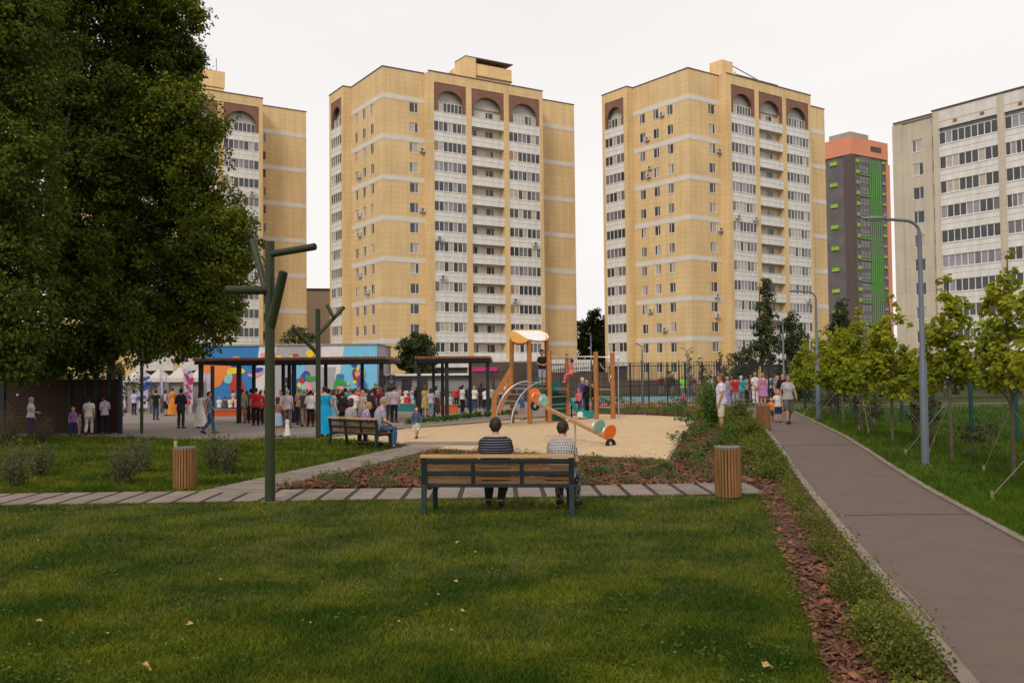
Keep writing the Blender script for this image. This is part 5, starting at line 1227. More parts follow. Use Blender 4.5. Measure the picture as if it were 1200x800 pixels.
# ---- tents
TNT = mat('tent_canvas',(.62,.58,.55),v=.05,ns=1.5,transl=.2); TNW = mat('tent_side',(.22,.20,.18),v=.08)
def tent(px0,px1,Y,pk,label):
    a=at(px0,440,Y); b=at(px1,440,Y); W=(b.x-a.x)/2; gz=g(a.x,Y); root=empty('marquee',((a.x+b.x)/2,Y,gz),0,label,'tent','white event tents')
    E=at(px0,443,Y).z-gz; Pk=at(px0,pk,Y).z-gz; D=2*W
    m=MB(); m.add([(-W,0,E),(W,0,E),(W,D,E),(-W,D,E),(0,W,Pk)],[(0,1,4),(1,2,4),(2,3,4),(3,0,4)]); 
    for A in ((-W,0,W,.02),(-W,D-.02,W,D),): m.box(A[0],A[2],A[1],A[3],E-.3,E-.003)
    m.box(-W,-W+.02,.02,D-.02,E-.3,E-.003); m.box(W-.02,W,.02,D-.02,E-.3,E-.003); m.build('canopy',TNT,root)
    m=MB(); m.box(-W+.05,W-.05,D-.06,D-.03,0,E-.3); m.box(-W+.03,-W+.06,.1,D-.1,0,E-.3); m.build('side_wall',TNT,root)
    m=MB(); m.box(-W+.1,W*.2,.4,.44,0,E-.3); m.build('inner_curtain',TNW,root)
    for x in (-W+.04,W-.04):
        for y in (.04,D-.04): m=MB(); m.tube([(x,y,0),(x,y,E)],.035,8); m.build('leg',METL,root)
tent(144,172,75,432,'white pointed marquee at the far left, partly under the tree')
tent(173,194,73,431,'white pointed marquee, second from the left')
tent(195,218,71,430,'white pointed marquee, third from the left, the brightest')
tent(219,240,74,432,'white marquee at the right end, beside the long pergola')
BNL = mat('banner_lilac',(.48,.40,.50),v=.04); BMR=mat('banner_mark_red',(.55,.03,.06)); BMB=mat('banner_mark_blue',(.03,.08,.38)); 
def banner(px0,px1,pt,pb,Y,label,marks):
    a=at(px0,pb,Y); t=at(px1,pt,Y); gz=g(a.x,Y); root=empty('banner_flag',(a.x,Y,gz),0,label,'banner','lilac event banners'); W=t.x-a.x; z0=a.z-gz; z1=t.z-gz
    m=MB(); n=8; vs=[];fs=[]
    for i in range(n+1):
        z=z0+(z1-z0)*i/n; y=.03*math.sin(i); vs+=[(0,y,z),(W*(1 if i<n else .7),y,z)]
    k=len(vs); vs+=[(v[0],v[1]+.012,v[2]) for v in vs]
    for i in range(n): fs+=[(2*i,2*i+1,2*i+3,2*i+2),(k+2*i+2,k+2*i+3,k+2*i+1,k+2*i)]
    m.add(vs,fs); m.build('cloth',BNL,root)
    m=MB(); m.tube([(-.03,0,0),(-.03,0,z1+.05)],.02,6); m.tube([(-.03,0,.03),(-.03,-.35,0)],.02,5); m.build('pole',METL,root)
    m=MB(); r2=random.Random(int(px0))
    for c,u,v,s in marks:
        cx=W*u; cz=z0+(z1-z0)*v; P=[(0,-1),(.9,.1),(.8,.7),(.4,.85),(0,.5),(-.4,.85),(-.8,.7),(-.9,.1)] if c==0 else [(-1,-.4),(.9,.2),(1,.7),(-.9,.3)]
        m.add([(cx+s*x,-.045-.001*len(m.f),cz+s*z) for x,z in P],[tuple(range(len(P)))],c)
    m.build('print',[BMR,BMB],root)
sp=[(i%2,.2+.6*((i*37)%10)/10,.1+.8*i/11,.13) for i in range(12)]
banner(135,147,449,479,60,'lilac banner with small red and blue marks nearest the slatted wall',[(0,.5,.1,.22)]+sp)
banner(162,173,434,478,58,'pale banner with a big blue stripe behind the small green pole',[(1,.7,.75,.35),(1,.8,.6,.4),(1,.75,.5,.4),(1,.3,.25,.3)])
banner(188,191,432,463,59,'narrow pale banner edge between the marquees',[])
banner(216,226,432,474,57,'lilac banner densely printed with red and blue marks beside the long pergola',[(0,.7,.66,.28),(0,.4,.05,.2)]+sp)
banner(242,248.5,437,462,56,'lilac banner hanging behind the left posts of the long pergola',[])
# ---- slatted timber wall
SLW = woodm('slat_brown',(.060,.024,.012),(.03,.013,.008)); 
Yw=36.2; xa=at(-25,500,Yw).x; xb=at(141,500,Yw).x; gz=g(xb,Yw)
root=empty('slatted_wall',(xa,Yw,gz-.02),0,'brown horizontal slat screen with dark posts under the trees at left','wall'); posts=[at(p,500,Yw).x-xa for p in (4,82,101,113,129,141)]
m=MB(); z=.05
while z<2.1: m.box(0,xb-xa-.02,-.03,.0,z,z+.075); z+=.105
m.build('slats',SLW,root)
m=MB(); m.box(0,xb-xa,.02,.05,.05,2.1); m.build('backing',mat('slat_backing',(.02,.012,.009),v=.1),root)
for x in posts: m=MB(); m.box(x-.07,x+.07,-.1,.06,-.05,2.35); m.build('post',CHR,root)
m=MB(); m.ell((at(22,460,Yw).x-xa,-.08,1.55),(.05,.05,.05)); m.build('wall_light',WHG,root)
m=MB(); m.box(at(115,500,Yw).x-xa,at(133,500,Yw).x-xa,-.6,.8,2.36,2.42); m.build('roof',CHR,root)
# ---- court fences
def picket_fence(px0,px1,Y0,Y1,H,label,step=.11,pstep=2.5,post=.07,zoff=0):
    a=at(px0,450,Y0); b=at(px1,450,Y1); root=empty('steel_fence',(a.x,a.y,0),0,label,'fence'); d=Vector((b.x-a.x,b.y-a.y)); L=d.length; d.normalize()
    m=MB(); t=0
    P=lambda t:(d.x*t,d.y*t,g(a.x+d.x*t,a.y+d.y*t)+zoff)
    while t<L:
        p=P(t); m.box(p[0]-.011,p[0]+.011,p[1]-.011,p[1]+.011,p[2]+.1,p[2]+H); t+=step
    for z in (.16,H*.5,H-.12):
        t=0
        while t<L-.01:
            p=P(t); q2=P(min(L,t+2)); m.bar((p[0],p[1]+.014,p[2]+z),(q2[0],q2[1]+.014,q2[2]+z),.02,.035); t+=2
    m.build('bars',BLK,root); t=0
    while t<=L:
        p=P(t); m=MB(); m.box(p[0]-post/2,p[0]+post/2,p[1]-post/2,p[1]+post/2,p[2]-.05,p[2]+H+.06); m.build('post',BLK,root); t+=pstep
picket_fence(716,915,49.5,55.5,2.35,'tall black bar fence along the front of the sports court, right of the playground',pstep=1.25)
picket_fence(640,720,50.5,49.8,2.35,'tall black bar fence behind the hanging bars of the playground',.11,2.5)
picket_fence(576,905,75.5,74.8,2.8,'tall black bar fence along the far side of the sports court',.2,3)
# ---- green mesh fence at right
GMF = mat('fence_green',(.010,.060,.048),v=.1,rough=.5)
pts=[(13.2,12),(13.2,14.5),(13.15,17),(13.15,19.5),(13.1,22),(13.15,24.6),(13.25,27.2),(13.3,29.8),(13.4,32.4),(13.5,35),(13.7,37.6),(13.9,40.2),(14.0,42.8),(14.1,45.4)]
root=empty('mesh_fence',(13.2,12,0),0,'green wire mesh fence with green posts behind the young maples at right','fence')
for i,(x,y) in enumerate(pts):
    gz=g(x,y); m=MB(); m.box(x-13.2-.045,x-13.2+.045,y-12-.045,y-12+.045,gz-.05,gz+2.02); m.build('post',GMF,root)
    if i+1<len(pts):
        x2,y2=pts[i+1]; m=MB(); P=lambda t,z:(x+(x2-x)*t-13.2-.05,y+(y2-y)*t-12,g(x+(x2-x)*t,y+(y2-y)*t)+z)
        for k in range(1,26): m.bar(P(k/26,.08),P(k/26,1.95),.005,.005,up=(0,1,0))
        for k in range(11): m.bar(P(0,.08+k*.187),P(1,.08+k*.187),.005,.005)
        m.build('mesh_panel',GMF,root)
# ============================================================ PLAYGROUND
WHR = mat('roof_white',(.72,.69,.65),v=.04,rough=.5); ORR=mat('roof_orange',(.55,.27,.05),v=.08); ORD=mat('disc_orange',(.66,.14,.015),v=.05,rough=.5); MNT=mat('disc_mint',(.20,.40,.31),v=.05,rough=.5)
TSL=mat('slide_teal',(.006,.235,.235),v=.05,rough=.35); DGP=mat('panel_green',(.02,.075,.06),v=.08); RUB=mat('rubber_black',(.015,.015,.015),v=.1)
tw=gp(620.5,497); PX=lambda px,Y: at(px,450,Y).x
root=empty('play_tower',(tw.x,tw.y,0),0,'wooden play tower with curved white roof, arched ladder and teal slide','playground')
ox,oy=tw.x,tw.y
def W(px,py,Y): p=at(px,py,Y); return Vector((p.x-ox,p.y-oy,p.z))
YF=oy+.1; YR=oy+1.7; r0=.095
def post(px,Y,pyt,r=r0):
    p=W(px,450,Y); z=at(px,pyt,Y).z; m=MB(); m.tube([(p.x,p.y,-.1),(p.x,p.y,z)],r,14); m.build('post',LARCH,root,True); 
post(600,YR,398); post(620.6,YF,398,.10); post(643.8,YF,411,.10); post(641,YR,398)
pz=at(625,454,YF).z
fl,fr=W(602,450,YF).x,W(645,450,YF).x
m=MB(); m.box(fl,fr,YF-oy-.05,YR-oy+.05,pz-.08,pz); m.build('platform',mat('platform_grey',(.12,.12,.12),v=.1),root)
# roof: two curved awning panels rising to the middle, orange fascia at the left
YM=(YF+YR)/2; pb,ptp=402.5,386.0
def awning(name,outline,c,back=False,th=.035,lift=0):
    def PT(px,py):
        t=max(0,min(1,(pb-py)/(pb-ptp))); Y=(YF-.45)+(YM-YF+.45)*t; v=W(px,py,YF-.2)
        v.y=Y-oy
        if back: v.y=2*(YM-oy)-v.y
        v.z+=lift; return v
    q0=[PT(*p) for p in outline]; k=len(q0); cen=sum(q0,Vector())/k; m=MB()
    m.add([tuple(v) for v in q0]+[(v.x,v.y+.02,v.z+th) for v in q0]+[tuple(cen),(cen.x,cen.y+.02,cen.z+th)],[(i,(i+1)%k,2*k) for i in range(k)]+[(k+(i+1)%k,k+i,2*k+1) for i in range(k)]+[(i,i+k,(i+1)%k+k,(i+1)%k) for i in range(k)]); m.build(name,c,root)
WL=[(600,386.5),(612,386),(625,386.2),(636,387.5),(642,391),(643.5,395),(641,398),(634,399.2),(626,398.8),(618,396.8),(611,393),(606,389.5)]
OL=[(597,388.5),(600,387.5),(604,388.8),(609,391.5),(614,395),(619,399),(616,401.3),(611,402.4),(605,402),(600.5,400),(597.5,395)]
awning('roof',WL,WHR); awning('roof',WL,WHR,True); awning('fascia',OL,ORR); awning('fascia',OL,ORR,True)
m=MB(); m.tube([W(601,387,YM),W(638,387.5,YM)],.05,8); m.tube([W(600.5,399.5,YF-.2),W(602,388,YM),W(600.5,399,YR+.2)],.035,6); m.tube([W(641,398.5,YF-.2),W(638,388,YM),W(641,398,YR+.2)],.035,6); m.build('roof_frame',ORR,root,True)
# railings on platform
def rail(p,q2,z0,z1,n,parent=root,name='railing'):
    m=MB(); p=Vector((p[0],p[1],0)); q2=Vector((q2[0],q2[1],0))
    for z in (z0,z1): m.tube([p+Vector((0,0,z)),q2+Vector((0,0,z))],.018,6)
    for i in range(n+1): v=p.lerp(q2,i/n); m.tube([v+Vector((0,0,z0)),v+Vector((0,0,z1))],.011,5)
    m.build(name,mat('rail_dark_metal',(.08,.08,.085),v=.05,metal=.4,rough=.4),parent)
rail((fl+.05,YR-oy),(W(620,450,YR).x,YR-oy),pz+.1,pz+.98,9); rail((W(622,450,YR).x,YR-oy),(fr-.1,YR-oy),pz+.1,pz+.98,6)
rail((W(646,450,YF).x,YF-oy+1.2),(W(664,450,YF).x,YF-oy+1.2),pz+.1,pz+.98,7)
m=MB(); m.box(W(628,450,YR).x,W(636,450,YR).x,YR-oy-.02,YR-oy+.02,pz+.05,pz+.42); m.build('teal_panel',TSL,root); m=MB(); m.ell(W(651,454,YR),(.22,.03,.3),14,10); m.build('teal_disc',TSL,root)
# arched ladder (front, descends toward the camera-left)
def arc(pxa,pya,pxb,pyb,Ya,Yb,n=16):
    A=W(pxa,pya,Ya); B=W(pxb,pyb,Yb); A.z=0; pts=[]
    for i in range(n+1):
        t=PI/2*i/n; pts.append(Vector((A.x+(B.x-A.x)*(1-math.cos(t)),A.y+(B.y-A.y)*(1-math.cos(t)),A.z+(B.z-A.z)*math.sin(t))))
    return pts
a1=arc(581,496,619,446.5,oy-.2,YF); a2=arc(599,503,640,446.5,oy-2.2,YF-.1)
m=MB(); m.tube(a1,.032,8); m.tube(a2,.032,8)
for i in range(2,16,2): m.tube([a1[i],a2[i]],.016,6)
m.build('arched_ladder',METL,root,True)
# sloping timber ramp side on the left
for (yy,th) in ((YF+.15,.05),(YR-.1,.05)):
    m=MB(); q0=[W(576,465,yy),W(599,427,yy),W(600,440,yy),W(582,466,yy),W(582,492,yy),W(576.5,492,yy)]
    k=len(q0); m.add([tuple(v) for v in q0]+[(v.x,v.y+th,v.z) for v in q0],[tuple(range(k)),tuple(range(k,2*k))[::-1]]+[(i,(i+1)%k,(i+1)%k+k,i+k) for i in range(k)]); m.build('ramp_side',LARCH,root)
m=MB(); A=W(578,480,YF+.2); A.z=.15; Bq=W(600,450,YF+.2); Bq.z=pz
for i in range(9):
    t0=i/9; p=A.lerp(Bq,t0+.03); qv=A.lerp(Bq,t0+.10); dv=Vector((0,YR-YF-.35,0)); m.add([tuple(p),tuple(qv),tuple(qv+dv),tuple(p+dv)]+[tuple(v+Vector((0,0,-.04))) for v in (p,qv,qv+dv,p+dv)],[(0,1,2,3),(7,6,5,4),(0,4,5,1),(1,5,6,2),(2,6,7,3),(3,7,4,0)])
m.build('ramp_boards',LARCH,root)
m=MB(); 
for yy in (YF+.1,): 
    q0=[W(582,478,yy),W(599,440,yy),W(601,450,yy),W(586,486,yy)]; m.add([tuple(v) for v in q0]+[(v.x,v.y+.04,v.z) for v in q0],[(0,1,2,3),(7,6,5,4)]+[(i,(i+1)%4,(i+1)%4+4,i+4) for i in range(4)])
m.build('ramp_board',LARCH,root)
# hanging bar section
YB=oy+.55; YP=oy+.15
post(664.5,YB+.7,414,.075); post(698.5,oy+.5,412,.10); post(718,YP,413,.10)
m=MB(); m.tube([W(645,418,YF),W(698,418,oy+.5),W(727,419,YP)],.022,8); m.tube([W(645,419,YF+.9),W(698,417,oy+1.2)],.02,8)
for i in range(6): 
    t=i/5; m.tube([W(645,418,YF).lerp(W(698,418,oy+.5),t),W(645,419,YF+.9).lerp(W(698,417,oy+1.2),t)],.014,6)
m.build('hanging_bars',METL,root,True)
m=MB()
for py in (456,464.5,477): m.tube([W(699,py,oy+.5),W(718,py+.2,YP)],.02,6)
m.build('rungs',METL,root,True)
m=MB()
for py in (465,474,479,485): m.tube([W(645,py,YF-.02),W(664.5,py-1,YB+.68)],.017,6)
m.build('rungs',METL,root,True)
m=MB(); q0=[W(646,461,YB+.5),W(664,461,YB+.72),W(664,491,YB+.72),W(646,492,YB+.5)]; q0[2].z=q0[3].z=.05
m.add([tuple(v) for v in q0]+[(v.x,v.y+.03,v.z) for v in q0],[(0,1,2,3),(7,6,5,4)]+[(i,(i+1)%4,(i+1)%4+4,i+4) for i in range(4)]); m.build('climbing_panel',DGP,root)
m=MB(); m.box(W(646,450,YF).x,W(664,450,YF).x,.45,1.5,pz-.12,pz-.04); m.build('side_platform',mat('platform_grey',(.12,.12,.12)),root)
m=MB(); m.tube([W(724.5,420,YP),Vector((W(724.5,450,YP).x,YP-oy,-.05))],.025,8); m.build('climbing_pole',METL,root,True)
m=MB(); 
for s in (0,.5):
    m=MB(); pts=[W(709,425+8*abs(math.sin(t*PI)),YP+.2+s) + Vector(((t-.5)*.45,0,0)) for t in np.linspace(0,1,8)]; m.tube(pts,.016,6); m.build('grip',METL,root,True)
m=MB(); m.tube([W(716,440,YP-.05),W(714,446,YP-.1),W(716,452,YP-.05)],.016,6); m.build('grip',METL,root,True)
# slide
YS=oy+1.5; sp0=[(664,462),(670,475),(678,485),(688,488.5),(696,489.5)]
m=MB(); c=[W(x,y,YS) for x,y in sp0]; wS=.52
for i in range(len(c)-1):
    for (o0,o1,zz0,zz1) in ((0,wS,0,.03),(-.05,0,-.02,.26),(wS,wS+.05,-.02,.26)):
        p,qv=c[i],c[i+1]; m.add([(p.x,p.y+o0,p.z+zz0),(qv.x,qv.y+o0,qv.z+zz0),(qv.x,qv.y+o1,qv.z+zz0),(p.x,p.y+o1,p.z+zz0),(p.x,p.y+o0,p.z+zz1),(qv.x,qv.y+o0,qv.z+zz1),(qv.x,qv.y+o1,qv.z+zz1),(p.x,p.y+o1,p.z+zz1)],[(0,3,2,1),(4,5,6,7),(0,1,5,4),(1,2,6,5),(2,3,7,6),(3,0,4,7)])
m.build('slide',TSL,root)
m=MB(); m.tube([(c[1].x+.35,c[1].y-.08,c[1].z-.38),(c[1].x+.35,c[1].y-.13,c[1].z-.38)],.13,16); m.build('slide_badge',WHR,root)
m=MB(); m.tube([c[1]+Vector((0,.2,0)),Vector((c[1].x,c[1].y+.2,0))],.03,6); m.tube([c[3]+Vector((-.3,.2,0)),Vector((c[3].x-.3,c[3].y+.2,0))],.03,6); m.build('slide_leg',BLK,root)
# seesaw
lo=gp(705,523); Yh=29.6; hi=at(627,471,Yh); root=empty('seesaw',(lo.x-.6,lo.y+1.3,0),0,'wooden seesaw with orange and mint seat backs, its low end toward the camera','seesaw')
O=Vector((lo.x-.6,lo.y+1.3,0)); A=Vector((lo.x+.25,lo.y,.24))-O; B=Vector((hi.x,Yh,hi.z))-O; D=(B-A).normalized(); 
m=MB(); m.bar(A,B,.13,.075); m.build('beam',woodm('beam_wood',(.40,.23,.10),(.28,.15,.06)),root)
C=(A+B)/2; side=Vector((D.y,-D.x,0)).normalized()
m=MB(); 
for s in (-.17,.17):
    m.tube([C+side*s+Vector((0,0,-C.z)),C+side*s+Vector((0,0,-.16))+D*.02,C+side*s*.6+Vector((0,0,.0)),C+side*.0+Vector((0,0,.03))],.028,8)
m.tube([C+side*-.17+Vector((0,0,-.02)),C+side*.17+Vector((0,0,-.02))],.03,8); m.build('pivot_frame',METL,root,True)
def seatdisc(P,rx,c,px,tilt):
    T=Matrix.Translation(P)@Matrix.Rotation(math.atan2(D.y,D.x)-PI/2,4,'Z')@Matrix.Rotation(tilt,4,'X')
    m=MB(); n=22; pl=[(rx*math.cos(2*PI*k/n),rx*1.12*math.sin(2*PI*k/n)) for k in range(n)]
    vs=[(x,-.012,z) for x,z in pl]+[(x,.012,z) for x,z in pl]; m.add(vs,[tuple(range(n)),tuple(range(n,2*n))[::-1]]+[(i,(i+1)%n,(i+1)%n+n,i+n) for i in range(n)],0,T); m.build('seat_back',c,root)
seatdisc(B-D*.02+Vector((0,0,.22)),.20,ORD,0,R(-10)); seatdisc(B-D*.52+Vector((0,0,.19)),.17,MNT,0,R(-10))
seatdisc(A+D*.02+Vector((0,0,.20)),.195,ORD,0,R(20)); seatdisc(A+D*.55+Vector((0,0,.22)),.18,MNT,0,R(20))
for P in (A+D*.12,A+D*.65,B-D*.12,B-D*.62):
    m=MB(); m.tube([P+side*-.17+Vector((0,0,.20)),P+side*-.12+Vector((0,0,.30)),P+side*.12+Vector((0,0,.30)),P+side*.17+Vector((0,0,.20)),P+side*.1+Vector((0,0,.04))],.012,6); m.tube([P+side*-.17+Vector((0,0,.20)),P+side*-.1+Vector((0,0,.04))],.012,6); m.build('handle',METL,root,True)
for P in (A,B): 
    m=MB(); Tt=Matrix.Translation(P+Vector((0,0,-.12))); n=16; vs=[];fs=[]
    for i in range(n):
        for j in range(8):
            a=2*PI*i/n;b=2*PI*j/8; vs.append(((.11+.045*math.cos(b))*math.cos(a),.06*math.sin(b)*1.2,(.11+.045*math.cos(b))*math.sin(a)))
    for i in range(n):
        for j in range(8): fs.append((i*8+j,((i+1)%n)*8+j,((i+1)%n)*8+(j+1)%8,i*8+(j+1)%8))
    m.add(vs,fs,0,Tt@Matrix.Rotation(math.atan2(D.y,D.x)-PI/2,4,'Z')); m.build('buffer_tyre',RUB,root,True)
# speakers by the stage
for px,py,lab in ((334.5,448,'black loudspeaker on a stand behind the near green pole'),(448,445,'black loudspeaker left of a pair by the shed'),(459,445,'black loudspeaker right of a pair by the shed')):
    p=at(px,py,62); gz=g(p.x,p.y); root=empty('loudspeaker',(p.x,p.y,gz),0,lab,'speaker','black loudspeakers on stands'); z=p.z-gz
    m=MB(); m.box(-.2,.2,-.18,.18,z-.32,z+.32); m.build('cabinet',BLK,root); m=MB(); m.tube([(0,-.181,z-.1),(0,-.19,z-.1)],.15,16); m.tube([(0,-.181,z+.18),(0,-.19,z+.18)],.07,12); m.build('cone',LHD,root)
    m=MB(); m.tube([(0,0,.0),(0,0,z-.32)],.025,6)
    for a in (0,2.1,4.2): m.tube([(0,0,.6),(.4*math.cos(a),.4*math.sin(a),0)],.018,5)
    m.build('stand',BLK,root)
# ---- the pair on the near bench
def onbench(cx,cr,dx,dy=.22): return Vector(cx)+Vector((math.cos(cr)*dx-math.sin(cr)*dy,math.sin(cr)*dx+math.cos(cr)*dy,0))
person(onbench(BENCH1,B1R,-.06,.31),B1R+R(3),1.76,'man in a navy shirt with thin white stripes seated on the near bench',pose='sitfront',fat=.34,topm=M_STR,bot=('trousers',(.03,.03,.028)),hair=('short','brown'),vox=.009,sit=.475)
person(onbench(BENCH1,B1R,.90,.31),B1R-R(14),1.70,'woman in a white and black patterned dress at the right end of the near bench',pose='sitlean',girl=True,fat=.34,topm=M_DOT,bot=('trousers',(.05,.05,.05)),botm=M_DOT2,hair=('short','brown'),vox=.009,sit=.475,skin=SKIN)
# ---- trio on the second bench
person(onbench(B2C,B2Rz,-.42,.24),B2Rz,1.76,'dark-haired woman in a grey top on the far bench, left of three',pose='sit',girl=True,fat=.15,top=('tee',(.28,.26,.27)),bot=('trousers',(.04,.035,.04)),hair=('bob','brown'),sit=.475)
person(onbench(B2C,B2Rz,.12,.26),B2Rz-.5,1.62,'short-haired blond person in a patterned top, middle of the three on the far bench',pose='sitlean',girl=True,fat=.1,topm=M_FLO2,bot=('shorts',(.45,.2,.2)),hair=('short','blond'),sit=.475)
person(onbench(B2C,B2Rz,.72,.28),B2Rz-R(28),1.92,'grey-haired man in a lilac checked shirt and jeans on the far bench',pose='sitlean',fat=.12,topm=M_PLA,bot=('trousers',JEAN),hair=('short','grey'),vox=.010,sit=.475)
def ph(px,pyf,pyt): b=gp(px,pyf); return at(px,pyt,b.y).z-b.z
def P_(px,pyf,pyt,az,label,**k):
    b=gp(px,pyf); return person(b,R(-az),ph(px,pyf,pyt)*(.995),label,**k)
# az: 0 = facing away, 180 = facing the camera, 90 = facing right
P_(924,497,438.5,178,'woman with a backpack in a grey T-shirt and shorts walking toward us on the path',pose='walk',girl=True,fat=.12,top=('tee',(.33,.32,.32)),bot=('shorts',(.085,.085,.075)),hair=('bun','red'),vox=.010,skin=SKIN2)
m=MB(); b=gp(925,496.5)
m.ell((0,0,0),(.15,.09,.20)); m.tube([(-.1,-.05,.16),(-.11,-.16,.16),(-.10,-.24,.05)],.014,6); m.tube([(.1,-.05,.16),(.11,-.16,.16),(.10,-.24,.05)],.014,6)
o=m.build('backpack',cloth((.03,.035,.06)),None,True); o.location=b+Vector((0,.20,1.32)); tag(o,'dark backpack worn by the woman walking on the path','backpack')
P_(912,495,456,185,'small boy in a white T-shirt and navy shorts held by the woman on the path',child=True,pose='hand',top=('tee',(.58,.55,.52)),bot=('shorts',NAVY),hair=('short','blond'),vox=.010)
P_(904,494,466,200,'little child in an orange T-shirt walking beside the farthest bin',child=True,pose='walk',top=('tee',(.62,.20,.05)),bot=('shorts',(.02,.06,.10)),hair=('short','blond'))
P_(846,507,437.5,-75,'man in a white printed shirt and beige shorts standing beside the feathery shrub',pose='stand',topm=M_FLO,bot=('shorts',(.52,.44,.33)),hair=('short','red'),fat=.12,vox=.010,skin=SKIN2)
P_(853,478,441,-40,'woman in a violet printed dress behind the man in beige shorts',girl=True,fat=.15,top=('longdress',(.2,.15,.3)),topm=M_FLO2,bot=None,hair=('bob','blond'))
P_(862,478,440,20,'person in a dark red top just left of the one in turquoise',top=('tee',(.35,.03,.04)),bot=('trousers',(.3,.28,.28)),hair=('short','dark'))
P_(869,476,440,5,'white-haired woman in a turquoise top and grey trousers at the end of the path',girl=True,fat=.15,top=('tee',(.01,.26,.34)),bot=('trousers',(.17,.15,.18)),hair=('short','white'),pose='front')
P_(885.5,474.5,436,-8,'woman in a white blouse and white trousers with hands behind her back',girl=True,fat=.15,top=('tee',(.6,.55,.55)),bot=('trousers',(.6,.57,.55)),hair=('short','blond'),pose='back')
P_(894.5,474.5,437,15,'blond woman in a pink-violet dress beside the one all in white',girl=True,fat=.12,top=('dress',(.42,.18,.35)),bot=None,hair=('short','blond'))
P_(911,478,440,150,'woman with fair hair in a brownish top left of the dark-clad one on the path',girl=True,fat=.1,top=('tee',(.28,.15,.13)),bot=('trousers',(.12,.03,.05)),hair=('bob','blond'))
P_(917.5,482,437,170,'dark-haired person all in black just behind the woman with the backpack',top=('long',BLK2),bot=('trousers',(.12,.05,.05)),hair=('short','dark'),fat=.08)
P_(814,473,446,10,'grey-clad man near the court corner by the saplings',top=('long',(.17,.12,.13)),bot=('trousers',(.10,.085,.09)),hair=('short','brown'),fat=.1)
P_(802,476,456,200,'girl in a bright pink jacket crouched by the court fence',girl=True,child=True,pose='sit',top=('long',(.72,.03,.20)),bot=('trousers',BLK2),hair=('long','dark'))
P_(823,476,453,180,'child in white between the grey-clad man and the feathery shrub',child=True,top=('tee',WH),bot=('trousers',NAVY),hair=('short','brown'))
P_(801,468,440,180,'person in a fluorescent green vest beyond the court fence',top=('tee',(.18,.70,.03)),bot=('trousers',GRY),hair=('short','brown'))
P_(833,470,443,0,'dark-haired person in white partly behind the feathery shrub',top=('tee',WH),bot=('trousers',NAVY),hair=('short','dark'))
# playground children
def Wp(px,py,Y): return at(px,py,Y)
p=Wp(635.5,453.5,YF+.55); p.z=pz; person(p,R(-165),(at(635,410,YF+.55).z-pz),'boy in a black T-shirt and blue checked shorts standing on the tower platform',child=True,pose='front',top=('tee',BLK2),botm=M_BLS,bot=('shorts',NAVY),hair=('short','dark'),skin=SKIN2,vox=.012)
p=Wp(669,418,oy+.85); person(p-Vector((0,0,1.32)),R(75),1.25,'girl in a coral outfit hanging by her hands from the bars',girl=True,child=True,pose='hang',top=('tee',(.70,.17,.15)),bot=('trousers',(.62,.14,.25)),shoes=None,hair=('pony','dark'),vox=.012)
p=Wp(678,470,oy+1.75); person(p,R(160),1.2,'girl in a pink T-shirt sitting at the top of the teal slide',girl=True,child=True,pose='sit',top=('tee',PNK),bot=('trousers',(.06,.03,.06)),hair=('long','blond'),sit=at(676,472,oy+1.75).z+.0)
P_(688,484,445,-60,'woman in black leaning by the end of the hanging bars',girl=True,pose='front',top=('long',BLK2),bot=('trousers',BLK2),hair=('long','blond'))
P_(696,483,448,-90,'dark-haired child in black right beside the woman in black',child=True,top=('long',BLK2),bot=('trousers',(.05,.05,.07)),hair=('short','dark'))
P_(683,484,442,-20,'person with a white cap and violet shirt behind the hanging girl',top=('long',(.10,.06,.20)),bot=('trousers',JEAN),hair=('short','white'))
P_(612,492,461,60,'toddler in blue seen between the ladder rungs of the tower',child=True,top=('long',(.05,.11,.30)),bot=('shorts',(.4,.2,.15)),hair=('short','brown'))
P_(488,514,476,160,'small girl in a denim jacket and pale green dress running on the sand',girl=True,child=True,pose='walk',top=('dress',(.42,.50,.38)),bot=None,hair=('long','brown'),jacket=(.06,.09,.15),vox=.012)
# plaza, left
P_(212,501.7,455,8,'man in a dark grey suit standing on the plaza, back to us',top=('jacket',(.045,.045,.042)),bot=('trousers',(.045,.045,.042)),hair=('short','dark'),pose='front')
P_(234.5,501.5,458,5,'dark-haired woman in a long white strapless dress beside the suited man',girl=True,top=('longdress',(.74,.71,.66)),bot=None,hair=('long','dark'))
P_(244.5,508.5,458.5,75,'young man in a blue-grey T-shirt and jeans walking right on the plaza',pose='walk',top=('tee',(.14,.15,.19)),bot=('trousers',JEAN),hair=('short','dark'),skin=SKIN2)
P_(182.5,492,456.5,5,'man in a black T-shirt and jeans facing the white tents',top=('tee',BLK2),bot=('trousers',(.03,.055,.11)),hair=('short','dark'))
P_(157,486,457.5,10,'man in a white shirt and navy trousers by the striped banner',top=('tee',LILC),bot=('trousers',(.015,.02,.045)),hair=('short','dark'))
P_(194,487,457,60,'woman in a grey top and black skirt by the third tent',girl=True,top=('long',(.35,.32,.37)),bot=('skirt',BLK2),hair=('bob','dark'))
P_(202,487,454,-30,'woman in a long orange dress between the tents and the suited man',girl=True,top=('longdress',(.58,.20,.03)),bot=None,hair=('short','brown'))
P_(206,484,452,170,'man in a yellow cap and pale shirt close to the woman in orange',top=('tee',(.5,.45,.4)),bot=('trousers',GRY),hair=('short','blond'))
P_(148.5,479,455,160,'dark-clad person inside the second tent',top=('tee',(.10,.09,.10)),bot=('trousers',(.05,.05,.06)),hair=('short','dark'))
P_(36,512,465,80,'woman in a white headscarf and patterned blouse with one arm out, by the slatted wall',girl=True,pose='point',topm=M_LAV,bot=('trousers',(.06,.045,.10)),hair=('hijab',(.36,.33,.38)),fat=.1,vox=.012)
